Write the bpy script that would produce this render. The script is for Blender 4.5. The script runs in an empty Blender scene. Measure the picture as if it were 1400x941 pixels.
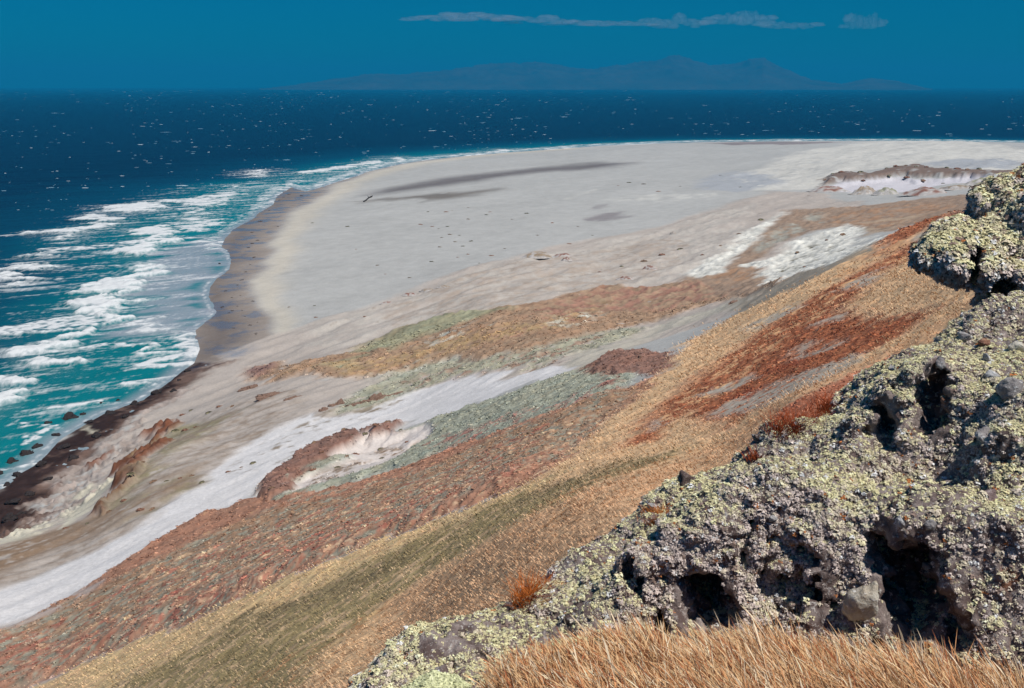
import bpy, math
import numpy as np

rng = np.random.default_rng(11)
SC = bpy.context.scene
COL = SC.collection

# ------------------------------------------------------------------ camera geometry (used to place surveyed points)
CW, CH, F = 1400.0, 941.0, 1501.0
CAMZ = 110.0
SEA_R = 46000.0
PITCH = math.atan((CH / 2 - 120.0) / F) + CAMZ / SEA_R
CP, SP = math.cos(PITCH), math.sin(PITCH)


def ray(u, v):
    """azimuth and slope (dz per metre on the ground) of a sight line"""
    u = np.asarray(u, float); v = np.asarray(v, float)
    a = (u - CW / 2) / F; b = (CH / 2 - v) / F
    y = CP + b * SP; z = -SP + b * CP
    return np.arctan2(a, y), z / np.hypot(a, y)


def at_d(u, v, d):
    az, t = ray(u, v)
    return np.array([d * math.sin(az), d * math.cos(az), CAMZ + d * t])


# ------------------------------------------------------------------ noise
_P = rng.permutation(256).astype(np.int64)
_P = np.concatenate([_P, _P, _P])
_G2 = np.stack([np.cos(np.arange(256) * 2.399963), np.sin(np.arange(256) * 2.399963)], 1).astype(np.float32)
_g = rng.normal(size=(256, 3)); _G3 = (_g / np.linalg.norm(_g, axis=1)[:, None]).astype(np.float32)


def perlin2(x, y, seed=0):
    x = np.asarray(x, np.float64) + seed * 17.31; y = np.asarray(y, np.float64) - seed * 9.77
    xi = np.floor(x).astype(np.int64); yi = np.floor(y).astype(np.int64)
    xf = (x - xi).astype(np.float32); yf = (y - yi).astype(np.float32)
    xi &= 255; yi &= 255
    u = xf * xf * xf * (xf * (xf * 6 - 15) + 10); v = yf * yf * yf * (yf * (yf * 6 - 15) + 10)

    def g(ix, iy, fx, fy):
        h = _P[_P[ix] + iy]
        return _G2[h, 0] * fx + _G2[h, 1] * fy
    a = g(xi, yi, xf, yf); b = g(xi + 1, yi, xf - 1, yf)
    c = g(xi, yi + 1, xf, yf - 1); e = g(xi + 1, yi + 1, xf - 1, yf - 1)
    ab = a + u * (b - a); ce = c + u * (e - c)
    return (ab + v * (ce - ab)) * 1.5


def perlin3(x, y, z, seed=0):
    x = np.asarray(x, np.float64) + seed * 7.31; y = np.asarray(y, np.float64) + seed * 3.7; z = np.asarray(z, np.float64)
    xi = np.floor(x).astype(np.int64); yi = np.floor(y).astype(np.int64); zi = np.floor(z).astype(np.int64)
    xf = (x - xi).astype(np.float32); yf = (y - yi).astype(np.float32); zf = (z - zi).astype(np.float32)
    xi &= 255; yi &= 255; zi &= 255
    f = lambda t: t * t * t * (t * (t * 6 - 15) + 10)
    u, v, w = f(xf), f(yf), f(zf)
    r = 0
    out = []
    for dz in (0, 1):
        pl = []
        for dy in (0, 1):
            ln = []
            for dx in (0, 1):
                h = _P[_P[_P[xi + dx] + yi + dy] + zi + dz]
                ln.append(_G3[h, 0] * (xf - dx) + _G3[h, 1] * (yf - dy) + _G3[h, 2] * (zf - dz))
            pl.append(ln[0] + u * (ln[1] - ln[0]))
        out.append(pl[0] + v * (pl[1] - pl[0]))
    return (out[0] + w * (out[1] - out[0])) * 1.5


def fbm2(x, y, octaves=4, seed=0, gain=0.5):
    s = 0; a = 1.0; n = 0
    for i in range(octaves):
        s = s + a * perlin2(x * 2 ** i, y * 2 ** i, seed + i * 3); n += a; a *= gain
    return s / n


def ss(a, b, x):
    t = np.clip((x - a) / (b - a), 0, 1)
    return t * t * (3 - 2 * t)


def lin(r, g, b):
    c = np.array([r, g, b], float) / 255.0
    return np.where(c <= 0.04045, c / 12.92, ((c + 0.055) / 1.055) ** 2.4)


LIGHT = np.array([1.20, 1.22, 1.25])          # what full daylight does to a matt surface here


def alb(r, g, b):
    """base colour of a surface whose sunlit appearance is this sRGB colour"""
    return np.clip(lin(r, g, b) / LIGHT, 0.004, 0.85)


# ------------------------------------------------------------------ mesh helpers
def np_mesh(name, V, Fc, cols=None, smooth=True, mat=None, parent=None, link=True):
    me = bpy.data.meshes.new(name)
    V = np.ascontiguousarray(V, np.float32); Fc = np.ascontiguousarray(Fc, np.int32)
    n, m, k = len(V), len(Fc), Fc.shape[1]
    me.vertices.add(n); me.vertices.foreach_set('co', V.ravel())
    me.loops.add(m * k); me.loops.foreach_set('vertex_index', Fc.ravel())
    me.polygons.add(m); me.polygons.foreach_set('loop_start', np.arange(m, dtype=np.int32) * k)
    if smooth:
        me.polygons.foreach_set('use_smooth', np.ones(m, bool))
    me.update(calc_edges=True)
    if cols:
        for nm, c in cols.items():
            c = np.asarray(c, np.float32)
            if c.ndim == 1:
                a = me.attributes.new(nm, 'FLOAT', 'POINT'); a.data.foreach_set('value', c)
            else:
                if c.shape[1] == 3:
                    c = np.concatenate([c, np.ones((len(c), 1), np.float32)], 1)
                a = me.attributes.new(nm, 'FLOAT_COLOR', 'POINT'); a.data.foreach_set('color', np.ascontiguousarray(c).ravel())
    if mat:
        me.materials.append(mat)
    o = bpy.data.objects.new(name, me)
    if link:
        COL.objects.link(o)
    if parent:
        o.parent = parent
    return o


def grid_faces(nr, nc):
    i = np.arange(nr * nc, dtype=np.int32).reshape(nr, nc)
    return np.stack([i[:-1, :-1], i[:-1, 1:], i[1:, 1:], i[1:, :-1]], -1).reshape(-1, 4)


def tag(o, label=None, cat=None, group=None, kind=None):
    if label: o['label'] = label
    if cat: o['category'] = cat
    if group: o['group'] = group
    if kind: o['kind'] = kind
    return o


class Nodes:
    def __init__(self, name):
        self.m = bpy.data.materials.new(name); self.m.use_nodes = True
        self.t = self.m.node_tree; self.t.nodes.clear()
        self.out = self.t.nodes.new('ShaderNodeOutputMaterial')

    def n(self, typ, ins=None, **kw):
        nd = self.t.nodes.new(typ)
        for k, v in kw.items():
            setattr(nd, k, v)
        for k, v in (ins or {}).items():
            s = nd.inputs[k]
            if hasattr(v, 'is_output'):
                self.t.links.new(v, s)
            else:
                s.default_value = v
        return nd

    def math(self, op, a, b=0.0, clamp=False):
        return self.n('ShaderNodeMath', {0: a, 1: b}, operation=op, use_clamp=clamp).outputs[0]

    def mix(self, fac, a, b, mode='MIX'):
        nd = self.n('ShaderNodeMix', data_type='RGBA', blend_type=mode)
        for k, v in ((0, fac), (6, a), (7, b)):
            if hasattr(v, 'is_output'): self.t.links.new(v, nd.inputs[k])
            else: nd.inputs[k].default_value = v if k == 0 or len(v) == 4 else (*v, 1)
        return nd.outputs[2]

    def ramp(self, x, lo, hi, a=0.0, b=1.0):
        return self.n('ShaderNodeMapRange', {0: x, 1: lo, 2: hi, 3: a, 4: b}).outputs[0]

    def pos(self):
        return self.n('ShaderNodeNewGeometry').outputs['Position']

    def noise(self, vec, scale, detail=3.0, rough=0.55):
        return self.n('ShaderNodeTexNoise', {'Vector': vec, 'Scale': scale, 'Detail': detail, 'Roughness': rough}).outputs['Fac']

    def attr(self, name, out='Color'):
        return self.n('ShaderNodeAttribute', attribute_name=name).outputs[out]

    def surface(self, sh):
        self.t.links.new(sh, self.out.inputs['Surface'])
        return self.m


# ------------------------------------------------------------------ terrain: thin plate through surveyed points
K = []


def kd(u, *vd):
    for v, d in vd:
        az, t = ray(u, v); K.append((float(az), d, CAMZ + d * float(t)))


def kz(u, *vz):
    for v, z in vz:
        az, t = ray(u, v); K.append((float(az), (z - CAMZ) / float(t), z))


def kw(u, *dz):
    az, _ = ray(u, 470)
    for d, z in dz:
        K.append((float(az), d, z))


kz(-200, (941, 30), (850, 22), (790, 10))
kz(0, (941, 35), (860, 28), (800, 24), (755, 19), (728, 13), (700, 5))
kz(100, (941, 46), (900, 37), (830, 29), (765, 23), (718, 18), (690, 10), (655, 4))
kd(200, (941, 92), (900, 112), (868, 128)); kz(200, (800, 35), (745, 27), (700, 24), (640, 20), (605, 15), (575, 8))
kz(300, (700, 28), (640, 23), (580, 17), (540, 12), (500, 5))
kd(400, (941, 60), (850, 85), (790, 108), (740, 150)); kz(400, (680, 34), (640, 28), (560, 20), (500, 14), (450, 5), (400, 3.5), (320, 3))
kd(550, (850, 66), (780, 82), (725, 108), (680, 150)); kz(550, (620, 34), (560, 24), (500, 18), (440, 9), (400, 5), (320, 4), (260, 4))
kd(700, (800, 46), (740, 60), (672, 96), (640, 125), (600, 172), (560, 222)); kz(700, (520, 34), (440, 23), (415, 18), (370, 10), (330, 6), (250, 5), (222, 4))
kd(850, (700, 46), (650, 68), (600, 108), (560, 150), (520, 205)); kz(850, (480, 39), (450, 26), (420, 18.5), (390, 13), (350, 8), (300, 6), (240, 5), (210, 4))
kd(1000, (600, 75), (540, 122), (470, 215), (435, 310)); kz(1000, (400, 27), (370, 19), (320, 11), (280, 9), (250, 7), (215, 4), (200, 2))
kd(1100, (540, 72), (500, 110), (450, 170), (400, 265), (372, 350)); kz(1100, (352, 23), (330, 19), (300, 15), (275, 11), (250, 10), (215, 9), (203, 6.5), (196, 3))
kd(1250, (440, 105), (400, 155), (340, 285), (308, 400)); kz(1250, (290, 24), (265, 17), (247, 13), (232, 19), (213, 16), (202, 12), (195.5, 7))
kd(1400, (330, 150), (290, 260), (265, 380)); kz(1400, (255, 30), (240, 20), (220, 16), (211, 11), (205, 7))
kd(1650, (320, 110), (280, 200)); kz(1650, (250, 35), (225, 20))
kw(100, (12, 102), (25, 90), (50, 68)); kw(-200, (12, 101), (25, 86), (50, 62)); kw(0, (12, 101.5), (25, 88), (50, 66)); kw(-400, (8, 104), (50, 55), (200, 15)); kw(400, (12, 102.6), (26, 93.5)); kw(700, (11, 103.4), (24, 96.4)); kw(1000, (14, 102.6), (30, 97.2), (50, 91))
kw(1250, (18, 102.8), (40, 98.5), (70, 92)); kw(1400, (24, 102.5), (45, 100), (80, 96)); kw(1650, (15, 105), (30, 104), (60, 100))
kw(580, (3.0, 106.5), (5.5, 105.6), (7.4, 104.8)); kw(760, (3.0, 107.1), (5.5, 106.6), (6.5, 106.32), (7.3, 105.9)); kw(1400, (5.5, 106.75), (6.5, 106.48)); kw(650, (5.5, 106.45), (6.4, 106.15), (7.3, 105.3))
for _u in (1000, 1400, 1650):
    kw(_u, (1.2, 107.6), (3.0, 107.3), (5.5, 106.6), (7.4, 105.9))
for _u in (-200, 100, 400):
    kw(_u, (1.2, 107.4), (3.0, 106.3), (5.5, 104.9), (7.4, 103.9))
for _u in (400, 800, 1200, 1700):
    kw(_u, (2900, 2.0), (4500, 0.0))
K = np.array(K)


def tps_fit(P, z, lam=0.0015):
    n = len(P)
    r2 = ((P[:, None] - P[None]) ** 2).sum(-1)
    A = np.zeros((n + 3, n + 3))
    A[:n, :n] = 0.5 * r2 * np.log(r2 + 1e-12) + lam * np.eye(n)
    A[:n, n:] = np.c_[np.ones(n), P]; A[n:, :n] = A[:n, n:].T
    return np.linalg.solve(A, np.r_[z, 0, 0, 0])


def tps_eval(P, w, Q):
    out = np.empty(len(Q))
    for s in range(0, len(Q), 60000):
        q = Q[s:s + 60000].astype(np.float32)
        r2 = ((q[:, None] - P[None].astype(np.float32)) ** 2).sum(-1) + 1e-9
        out[s:s + 60000] = (0.5 * r2 * np.log(r2)) @ w[:len(P)] + w[len(P)] + q @ w[len(P) + 1:]
    return out


_KP = np.c_[K[:, 0] * 3.0, np.log(K[:, 1])]
_KW = tps_fit(_KP, K[:, 2])


def base_z(az, d):
    sh = np.shape(az)
    q = np.c_[np.ravel(az) * 3.0, np.log(np.ravel(d))]
    return tps_eval(_KP, _KW, q).reshape(sh)


def sea_pt(u, v):
    az, t = ray(u, v); d = -CAMZ / t
    return np.stack([d * np.sin(az), d * np.cos(az)], -1)


SHORE_PX = [(-420, 900), (-200, 775), (-60, 700), (0, 668), (50, 632), (80, 600), (140, 565), (190, 548), (222, 528), (250, 505), (262, 497), (270, 478), (264, 452), (280, 440),
            (296, 428), (290, 418), (283, 404), (285, 393), (294, 381), (312, 370), (320, 361), (313, 346), (301, 337), (306, 326), (320, 313),
            (344, 300), (355, 290), (372, 280), (378, 268), (398, 256), (418, 262), (436, 257), (460, 249), (487, 241), (502, 235), (550, 224), (580, 219.5),
            (631, 214), (697, 208.5), (748, 205), (820, 199.6), (910, 196), (970, 194.2), (1090, 193), (1250, 192.5), (1400, 195), (1600, 205), (1750, 214)]
SHORE = sea_pt(*np.array(SHORE_PX, float).T)
LAND = np.vstack([SHORE, [[2600, 700], [2600, -900], [-900, -900], [-900, 60]]])


def poly_sd(poly, x, y, maxd=None):
    """signed distance to a polygon on the ground, positive inside"""
    poly = np.asarray(poly, float)
    x = np.asarray(x, np.float64); y = np.asarray(y, np.float64)
    d2 = np.full(x.shape, 1e18); ins = np.zeros(x.shape, bool)
    for (ax, ay), (bx, by) in zip(poly, np.roll(poly, -1, 0)):
        ex, ey = bx - ax, by - ay
        t = np.clip(((x - ax) * ex + (y - ay) * ey) / (ex * ex + ey * ey + 1e-12), 0, 1)
        d2 = np.minimum(d2, (x - ax - t * ex) ** 2 + (y - ay - t * ey) ** 2)
        c = (ay > y) != (by > y)
        ins ^= c & (x < (bx - ax) * (y - ay) / (by - ay + (1e-12 if by == ay else 0)) + ax)
    return np.where(ins, 1, -1) * np.sqrt(d2)


def line_dist(line, x, y):
    d2 = np.full(np.shape(x), 1e18)
    for (ax, ay), (bx, by) in zip(line[:-1], line[1:]):
        ex, ey = bx - ax, by - ay
        t = np.clip(((x - ax) * ex + (y - ay) * ey) / (ex * ex + ey * ey + 1e-12), 0, 1)
        d2 = np.minimum(d2, (x - ax - t * ex) ** 2 + (y - ay - t * ey) ** 2)
    return np.sqrt(d2)


def shore_sd(x, y):
    return np.where(poly_sd(LAND, x, y) > 0, 1, -1) * line_dist(SHORE, x, y)


def ground_z(az, d, sd=None):
    """terrain height before small relief"""
    x, y = d * np.sin(az), d * np.cos(az)
    z = base_z(az, d)
    if sd is None:
        sd = np.where(d > 150, shore_sd(x, y), 1e3)
    s = ss(0, np.maximum(45, 0.22 * d), sd)
    zl = np.maximum(z, 0.35) * s + (1 - s) * 0.03 * np.maximum(sd, 0)
    return np.where(sd > 0, zl, np.maximum(sd * 0.04, -14))


_DS = np.exp(np.linspace(math.log(4.0), math.log(3200.0), 900))


def unproject(pts):
    """where the sight lines of surveyed picture points meet the ground: world x, y"""
    out = []
    for u, v in pts:
        az, t = ray(u, v)
        z = ground_z(np.full(_DS.shape, float(az)), _DS)
        below = (CAMZ + _DS * float(t)) - z < 0
        i = int(np.argmax(below)) if below.any() else len(_DS) - 1
        i = max(i, 1)
        f0 = CAMZ + _DS[i - 1] * t - z[i - 1]; f1 = CAMZ + _DS[i] * t - z[i]
        w = float(np.clip(f0 / (f0 - f1 + 1e-9), 0, 1)) if below.any() else 1
        d = _DS[i - 1] + w * (_DS[i] - _DS[i - 1])
        out.append((d * math.sin(az), d * math.cos(az)))
    return np.array(out)


WDIR = math.radians(30.0)                       # the prevailing wind combs everything along this heading
WS, WC = math.sin(WDIR), math.cos(WDIR)

# ------------------------------------------------------------------ ground cover: areas surveyed on the ground
WETLINE_PX = [(330, 492), (373, 459), (367, 438), (344, 411), (349, 387), (362, 360), (377, 324), (398, 291), (424, 276), (460, 252), (505, 236), (550, 224.5), (640, 213), (760, 203.8)]
ZONES = {}
# name: (colour, cover, softness, list of outlines)
ZP = [
    ('beige', (190, 181, 174), 1.0, 1.0, [[(373, 459), (430, 440), (520, 410), (600, 383), (690, 352), (760, 338), (850, 318), (960, 292), (1010, 275), (1060, 262), (1120, 262), (1200, 285), (1100, 320),
        (1060, 390), (900, 400), (700, 430), (580, 445), (480, 485), (420, 535), (380, 630), (330, 695), (200, 755), (60, 840), (0, 865), (-200, 960), (-200, 790), (-40, 740), (0, 725), (75, 716), (110, 690), (130, 655), (150, 620), (185, 585), (240, 540), (310, 486)],
        [(330, 600), (400, 530), (470, 520), (600, 490), (760, 470), (900, 435), (1010, 400), (1070, 390), (1010, 425), (880, 470), (760, 510), (620, 535), (440, 590)]]),
    ('cream', (197, 191, 184), 0.62, 1.5, [[(400, 455), (520, 412), (600, 388), (690, 356), (760, 345), (960, 296), (1030, 280), (1000, 330), (940, 380), (800, 398), (700, 425), (560, 440), (470, 475)]]),
    ('tan_sand', (182, 168, 156), 0.42, 1.0, [[(500, 425), (600, 392), (700, 362), (800, 345), (900, 322), (940, 330), (900, 385), (760, 400), (690, 420), (570, 440)]]),
    ('cliff', (112, 92, 84), 1.0, 1.0, [[(-150, 850), (-60, 770), (0, 733), (30, 735), (60, 718), (48, 690), (80, 668), (105, 640), (150, 612), (175, 580), (215, 555), (255, 528), (330, 492), (262, 497), (222, 528), (140, 565), (80, 600), (0, 668), (-150, 750)]]),
    ('cliff_grey', (168, 156, 150), 0.6, 1.0, [[(20, 722), (45, 692), (70, 655), (110, 632), (150, 610), (185, 572), (240, 530), (270, 525), (215, 570), (170, 620), (140, 660), (110, 690), (75, 716)]]),
    ('cliff_dark', (58, 44, 42), 0.85, 0.8, [[(-150, 810), (0, 728), (40, 700), (45, 670), (88, 640), (130, 612), (160, 580), (215, 545), (262, 512), (285, 498), (262, 496), (222, 527), (140, 564), (80, 599), (0, 667), (-150, 750)]]),
    ('pale_strip', (214, 209, 192), 1.0, 0.8, [[(62, 722), (90, 700), (112, 680), (132, 660), (145, 655), (130, 684), (100, 705), (80, 730)], [(0, 738), (40, 725), (62, 718), (40, 735), (0, 752)], [(110, 585), (118, 578), (116, 592), (108, 594)]]),
    ('scarp', (128, 84, 64), 0.95, 0.8, [[(122, 708), (148, 680), (163, 650), (176, 632), (186, 605), (213, 584), (232, 578), (205, 606), (190, 640), (168, 676), (142, 706)], [(95, 652), (110, 640), (130, 628), (125, 640), (105, 652)], [(206, 600), (226, 585), (240, 568), (232, 588), (214, 604)]]),
    ('terrace_green', (136, 128, 98), 0.88, 1.2, [[(150, 695), (178, 650), (206, 628), (216, 640), (196, 672), (170, 702)], [(196, 618), (232, 590), (280, 583), (268, 602), (220, 628)], [(188, 674), (250, 652), (282, 661), (232, 678)], [(180, 702), (216, 689), (214, 698), (190, 706)], [(250, 660), (300, 652), (348, 635), (320, 650), (270, 668)]]),
    ('terrace_brown', (150, 128, 108), 0.7, 1.4, [[(-150, 830), (0, 748), (60, 728), (130, 706), (165, 692), (185, 700), (120, 735), (40, 765), (0, 790), (-150, 880)], [(160, 700), (230, 660), (262, 640), (240, 668), (190, 700)]]),
    ('terrace_streak', (158, 143, 130), 0.42, 1.6, [[(0, 800), (60, 740), (150, 690), (220, 610), (300, 560), (400, 540), (380, 590), (330, 620), (270, 665), (200, 715), (100, 765)]]),
    ('white_river', (228, 227, 229), 1.0, 1.2, [[(-200, 900), (0, 806), (100, 765), (200, 715), (270, 660), (330, 610), (400, 574), (440, 577), (560, 537), (620, 521), (740, 505), (790, 495), (830, 482), (760, 516), (650, 549), (590, 571), (480, 597),
        (420, 617), (380, 657), (350, 683), (280, 706), (200, 748), (130, 801), (70, 833), (30, 846), (0, 858), (-200, 950)]]),
    ('river_top', (192, 187, 176), 0.9, 1.6, [[(770, 500), (800, 480), (860, 466), (910, 444), (960, 424), (1010, 410), (1070, 398), (1060, 412), (990, 426), (930, 445), (880, 470), (800, 510)]]),
    ('river_specks', (150, 138, 124), 0.22, 1.6, [[(300, 650), (420, 560), (470, 555), (600, 520), (560, 545), (440, 590), (380, 640)]]),
    ('veg_mid', (131, 132, 112), 0.8, 1.4, [[(440, 570), (470, 540), (560, 492), (700, 481), (850, 452), (990, 418), (900, 445), (840, 470), (740, 500), (620, 517), (560, 535), (500, 558)]]),
    ('veg_mid_red', (136, 103, 82), 0.34, 1.2, [[(520, 530), (620, 495), (700, 485), (860, 455), (760, 498), (600, 525)]]),
    ('veg_brown', (138, 108, 80), 0.95, 1.2, [[(330, 514), (345, 503), (400, 492), (470, 487), (520, 462), (580, 436), (680, 421), (720, 418), (770, 403), (830, 394), (900, 392), (935, 386), (1000, 387), (1070, 380), (1120, 372), (1060, 395), (990, 410), (900, 440),
        (850, 452), (720, 480), (600, 492), (530, 510), (470, 520), (400, 522)]]),
    ('veg_rust', (134, 94, 76), 0.5, 1.4, [[(760, 415), (830, 397), (900, 394), (1000, 390), (1070, 382), (1000, 405), (900, 425), (820, 430), (700, 465)]]),
    ('veg_maroon', (124, 92, 84), 0.95, 1.0, [[(332, 513), (345, 504), (400, 496), (370, 512), (345, 518)]]),
    ('veg_olive', (127, 126, 96), 0.9, 1.2, [[(475, 487), (520, 462), (580, 437), (680, 421), (710, 424), (640, 440), (580, 462), (520, 485)], [(410, 512), (450, 500), (480, 495), (470, 512)]]),
    ('veg_gold', (152, 122, 76), 0.5, 1.4, [[(400, 510), (480, 500), (600, 470), (720, 448), (830, 415), (760, 455), (600, 490), (470, 518)]]),
    ('veg_pale', (168, 166, 152), 0.4, 1.4, [[(740, 445), (800, 430), (820, 440), (760, 452)], [(580, 470), (640, 447), (660, 455), (600, 475)], [(530, 505), (620, 490), (580, 503), (530, 515)]]),
    ('veg_greygreen', (128, 132, 115), 0.92, 1.3, [[(380, 652), (410, 622), (480, 599), (560, 588), (620, 562), (700, 540), (770, 512), (800, 500), (840, 500), (870, 512), (850, 540), (760, 568), (660, 610), (600, 622), (560, 640), (470, 665), (400, 690), (355, 690)]]),
    ('veg_grey_red', (136, 92, 82), 0.4, 1.3, [[(560, 620), (660, 590), (760, 560), (840, 520), (850, 545), (740, 585), (640, 625)], [(790, 505), (830, 485), (900, 480), (860, 515)]]),
    ('bluff', (120, 84, 70), 0.95, 1.0, [[(350, 690), (382, 650), (400, 630), (440, 605), (480, 592), (492, 610), (470, 628), (440, 640), (410, 655), (400, 675), (370, 690)], [(480, 592), (560, 583), (570, 595), (520, 612), (495, 608)], [(790, 512), (830, 488), (900, 478), (925, 492), (900, 512), (850, 516)]]),
    ('blowout', (222, 214, 210), 0.95, 1.0, [[(395, 672), (420, 655), (470, 632), (487, 598), (520, 598), (545, 590), (575, 586), (590, 600), (540, 632), (500, 650), (440, 668)]]),
    ('blowout_veg', (126, 108, 92), 0.55, 1.2, [[(440, 645), (480, 630), (500, 640), (460, 652)], [(505, 612), (545, 596), (560, 604), (520, 620)], [(420, 660), (440, 645), (450, 655), (430, 668)]]),
    ('red_slope', (144, 98, 72), 1.0, 1.4, [[(-300, 1100), (-200, 960), (0, 862), (70, 836), (130, 803), (200, 750), (280, 708), (350, 686), (430, 680), (560, 642), (620, 618), (700, 592), (760, 566), (850, 540), (880, 520), (935, 500), (880, 560), (800, 625), (700, 668), (600, 708), (500, 745), (400, 790), (200, 870), (40, 941), (-150, 1050)]]),
    ('slope_brown', (138, 104, 74), 0.55, 1.6, [[(0, 870), (150, 805), (350, 715), (560, 660), (760, 575), (880, 530), (760, 620), (560, 700), (300, 810), (100, 880)]]),
    ('slope_redder', (146, 78, 60), 0.36, 1.4, [[(0, 930), (0, 880), (200, 800), (400, 710), (600, 660), (760, 580), (700, 660), (500, 740), (300, 830), (100, 905)]]),
    ('slope_grey', (126, 122, 104), 0.42, 1.6, [[(0, 940), (0, 868), (150, 800), (400, 690), (600, 640), (760, 570), (860, 540), (800, 615), (600, 705), (400, 785), (150, 890)]]),
    ('slope_edge_sand', (186, 172, 166), 0.55, 1.0, [[(15, 850), (60, 838), (130, 803), (150, 800), (100, 835), (40, 858)]]),
    ('slope_straw', (190, 156, 116), 0.16, 0.9, [[(20, 910), (200, 790), (400, 715), (640, 650), (860, 550), (760, 640), (600, 705), (420, 775), (250, 850), (60, 920)]]),
    ('tan', (197, 166, 131), 1.0, 1.2, [[(-100, 1100), (40, 943), (200, 871), (400, 791), (500, 746), (600, 710), (700, 669), (760, 640), (800, 605), (850, 560), (880, 540), (905, 505), (935, 470), (1000, 432), (1130, 368), (1200, 330), (1262, 298), (1330, 280), (1500, 250), (1700, 400), (1500, 1100)]]),
    ('tan_crest', (196, 171, 130), 0.6, 1.0, [[(40, 943), (200, 871), (400, 791), (500, 746), (600, 710), (700, 671), (790, 640), (700, 690), (560, 745), (400, 820), (230, 900), (110, 960)]]),
    ('tan_olive', (144, 130, 96), 0.66, 1.8, [[(110, 960), (250, 890), (420, 812), (560, 740), (700, 682), (830, 645), (950, 605), (880, 640), (760, 690), (640, 745), (520, 830), (430, 900), (400, 960)]]),
    ('tan_olive_deep', (126, 112, 86), 0.5, 1.4, [[(760, 655), (860, 630), (960, 602), (900, 632), (800, 668), (700, 690)], [(250, 885), (420, 810), (600, 735), (500, 800), (360, 870)]]),
    ('tan_orange', (192, 157, 124), 0.8, 2.0, [[(400, 1000), (520, 830), (640, 750), (760, 695), (900, 640), (1000, 590), (1140, 510), (1300, 430), (1350, 390), (1300, 500), (900, 760), (500, 1000)]]),
    ('tan_brown', (168, 128, 94), 0.3, 1.6, [[(300, 960), (520, 830), (700, 720), (960, 610), (1160, 490), (1000, 620), (700, 800), (450, 960)]]),
    ('rust', (154, 90, 54), 0.94, 1.6, [[(838, 612), (870, 585), (900, 555), (960, 510), (1030, 460), (1080, 425), (1160, 380), (1230, 335), (1300, 300), (1330, 305), (1310, 330), (1250, 350), (1190, 385), (1150, 420), (1200, 432), (1285, 424), (1240, 455),
        (1160, 492), (1080, 535), (1010, 575), (985, 592), (960, 575), (905, 605), (870, 612)], [(1180, 355), (1260, 300), (1310, 285), (1290, 300), (1200, 352)], [(1000, 485), (1090, 425), (1150, 395), (1100, 440)]]),
    ('rust_dark', (128, 68, 42), 0.35, 1.0, [[(900, 565), (1060, 455), (1200, 380), (1290, 425), (1100, 520), (990, 585)]]),
    ('rust_straw', (190, 152, 116), 0.38, 0.9, [[(860, 600), (960, 505), (1080, 425), (1200, 340), (1300, 300), (1250, 380), (1100, 440), (960, 560)]]),
    ('rust_tan', (195, 164, 130), 0.95, 1.2, [[(1165, 412), (1190, 392), (1240, 372), (1300, 352), (1330, 370), (1310, 410), (1250, 424), (1190, 430)], [(885, 610), (920, 575), (950, 560), (955, 580), (930, 605)], [(930, 500), (1000, 440), (1090, 395), (1060, 420), (980, 480), (940, 510)]]),
    ('rust_crest', (154, 88, 54), 0.95, 1.2, [[(1020, 606), (1060, 568), (1110, 540), (1190, 500), (1225, 486), (1190, 535), (1110, 590), (1050, 620)]]),
    ('scree', (196, 186, 172), 0.64, 2.0, [[(975, 562), (1010, 545), (1060, 528), (1110, 510), (1165, 485), (1175, 492), (1110, 525), (1070, 545), (1020, 568), (985, 572)], [(940, 545), (1000, 520), (1050, 508), (1010, 528), (970, 546)], [(1030, 440), (1090, 412), (1100, 418), (1045, 446)],
        [(1080, 480), (1150, 465), (1155, 470), (1100, 484)], [(1150, 395), (1200, 370), (1210, 375), (1170, 398)], [(1230, 335), (1290, 305), (1300, 312), (1245, 340)], [(875, 590), (900, 575), (905, 580), (885, 594)], [(1120, 440), (1150, 430), (1150, 438), (1125, 446)]]),
    ('rust_isle', (140, 70, 42), 0.95, 0.8, [[(1010, 540), (1035, 528), (1033, 538), (1015, 546)], [(1060, 500), (1110, 480), (1100, 494), (1070, 508)], [(1290, 300), (1310, 285), (1340, 270), (1350, 276), (1310, 296)]]),
    ('brown_flat', (146, 124, 106), 0.95, 1.2, [[(1000, 335), (1050, 310), (1075, 290), (1110, 285), (1180, 282), (1250, 272), (1330, 266), (1400, 262), (1400, 300), (1300, 292), (1250, 305), (1210, 320), (1160, 308), (1110, 318), (1060, 335), (1035, 360), (1050, 375), (1060, 392), (935, 388), (945, 378), (990, 368), (1000, 350)]]),
    ('flat_orange', (154, 122, 96), 0.5, 1.2, [[(1130, 300), (1160, 288), (1250, 278), (1310, 280), (1240, 306), (1170, 306)], [(990, 372), (1030, 360), (1050, 378), (1000, 388), (950, 386)]]),
    ('flat_grey', (150, 148, 138), 0.6, 1.2, [[(1020, 335), (1060, 312), (1100, 312), (1070, 330), (1030, 350)], [(1100, 298), (1120, 294), (1135, 300), (1110, 303)]]),
    ('flat_pale', (190, 172, 150), 0.45, 1.0, [[(1180, 300), (1260, 295), (1250, 299), (1190, 303)], [(1160, 312), (1230, 305), (1200, 320)]]),
    ('white_rock', (224, 224, 218), 0.93, 0.9, [[(945, 372), (975, 345), (1000, 330), (1030, 310), (1070, 292), (1050, 310), (1005, 340), (992, 362), (985, 375), (960, 380)], [(1035, 388), (1045, 370), (1020, 360), (1060, 350), (1080, 335), (1120, 318), (1165, 305), (1180, 318), (1215, 322), (1190, 340), (1140, 360), (1080, 384)]]),
    ('white_rock_veg', (150, 148, 138), 0.34, 0.9, [[(1060, 375), (1100, 340), (1150, 325), (1180, 330), (1130, 360)], [(1060, 384), (1140, 361), (1200, 338), (1180, 355), (1100, 385)]]),
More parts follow.
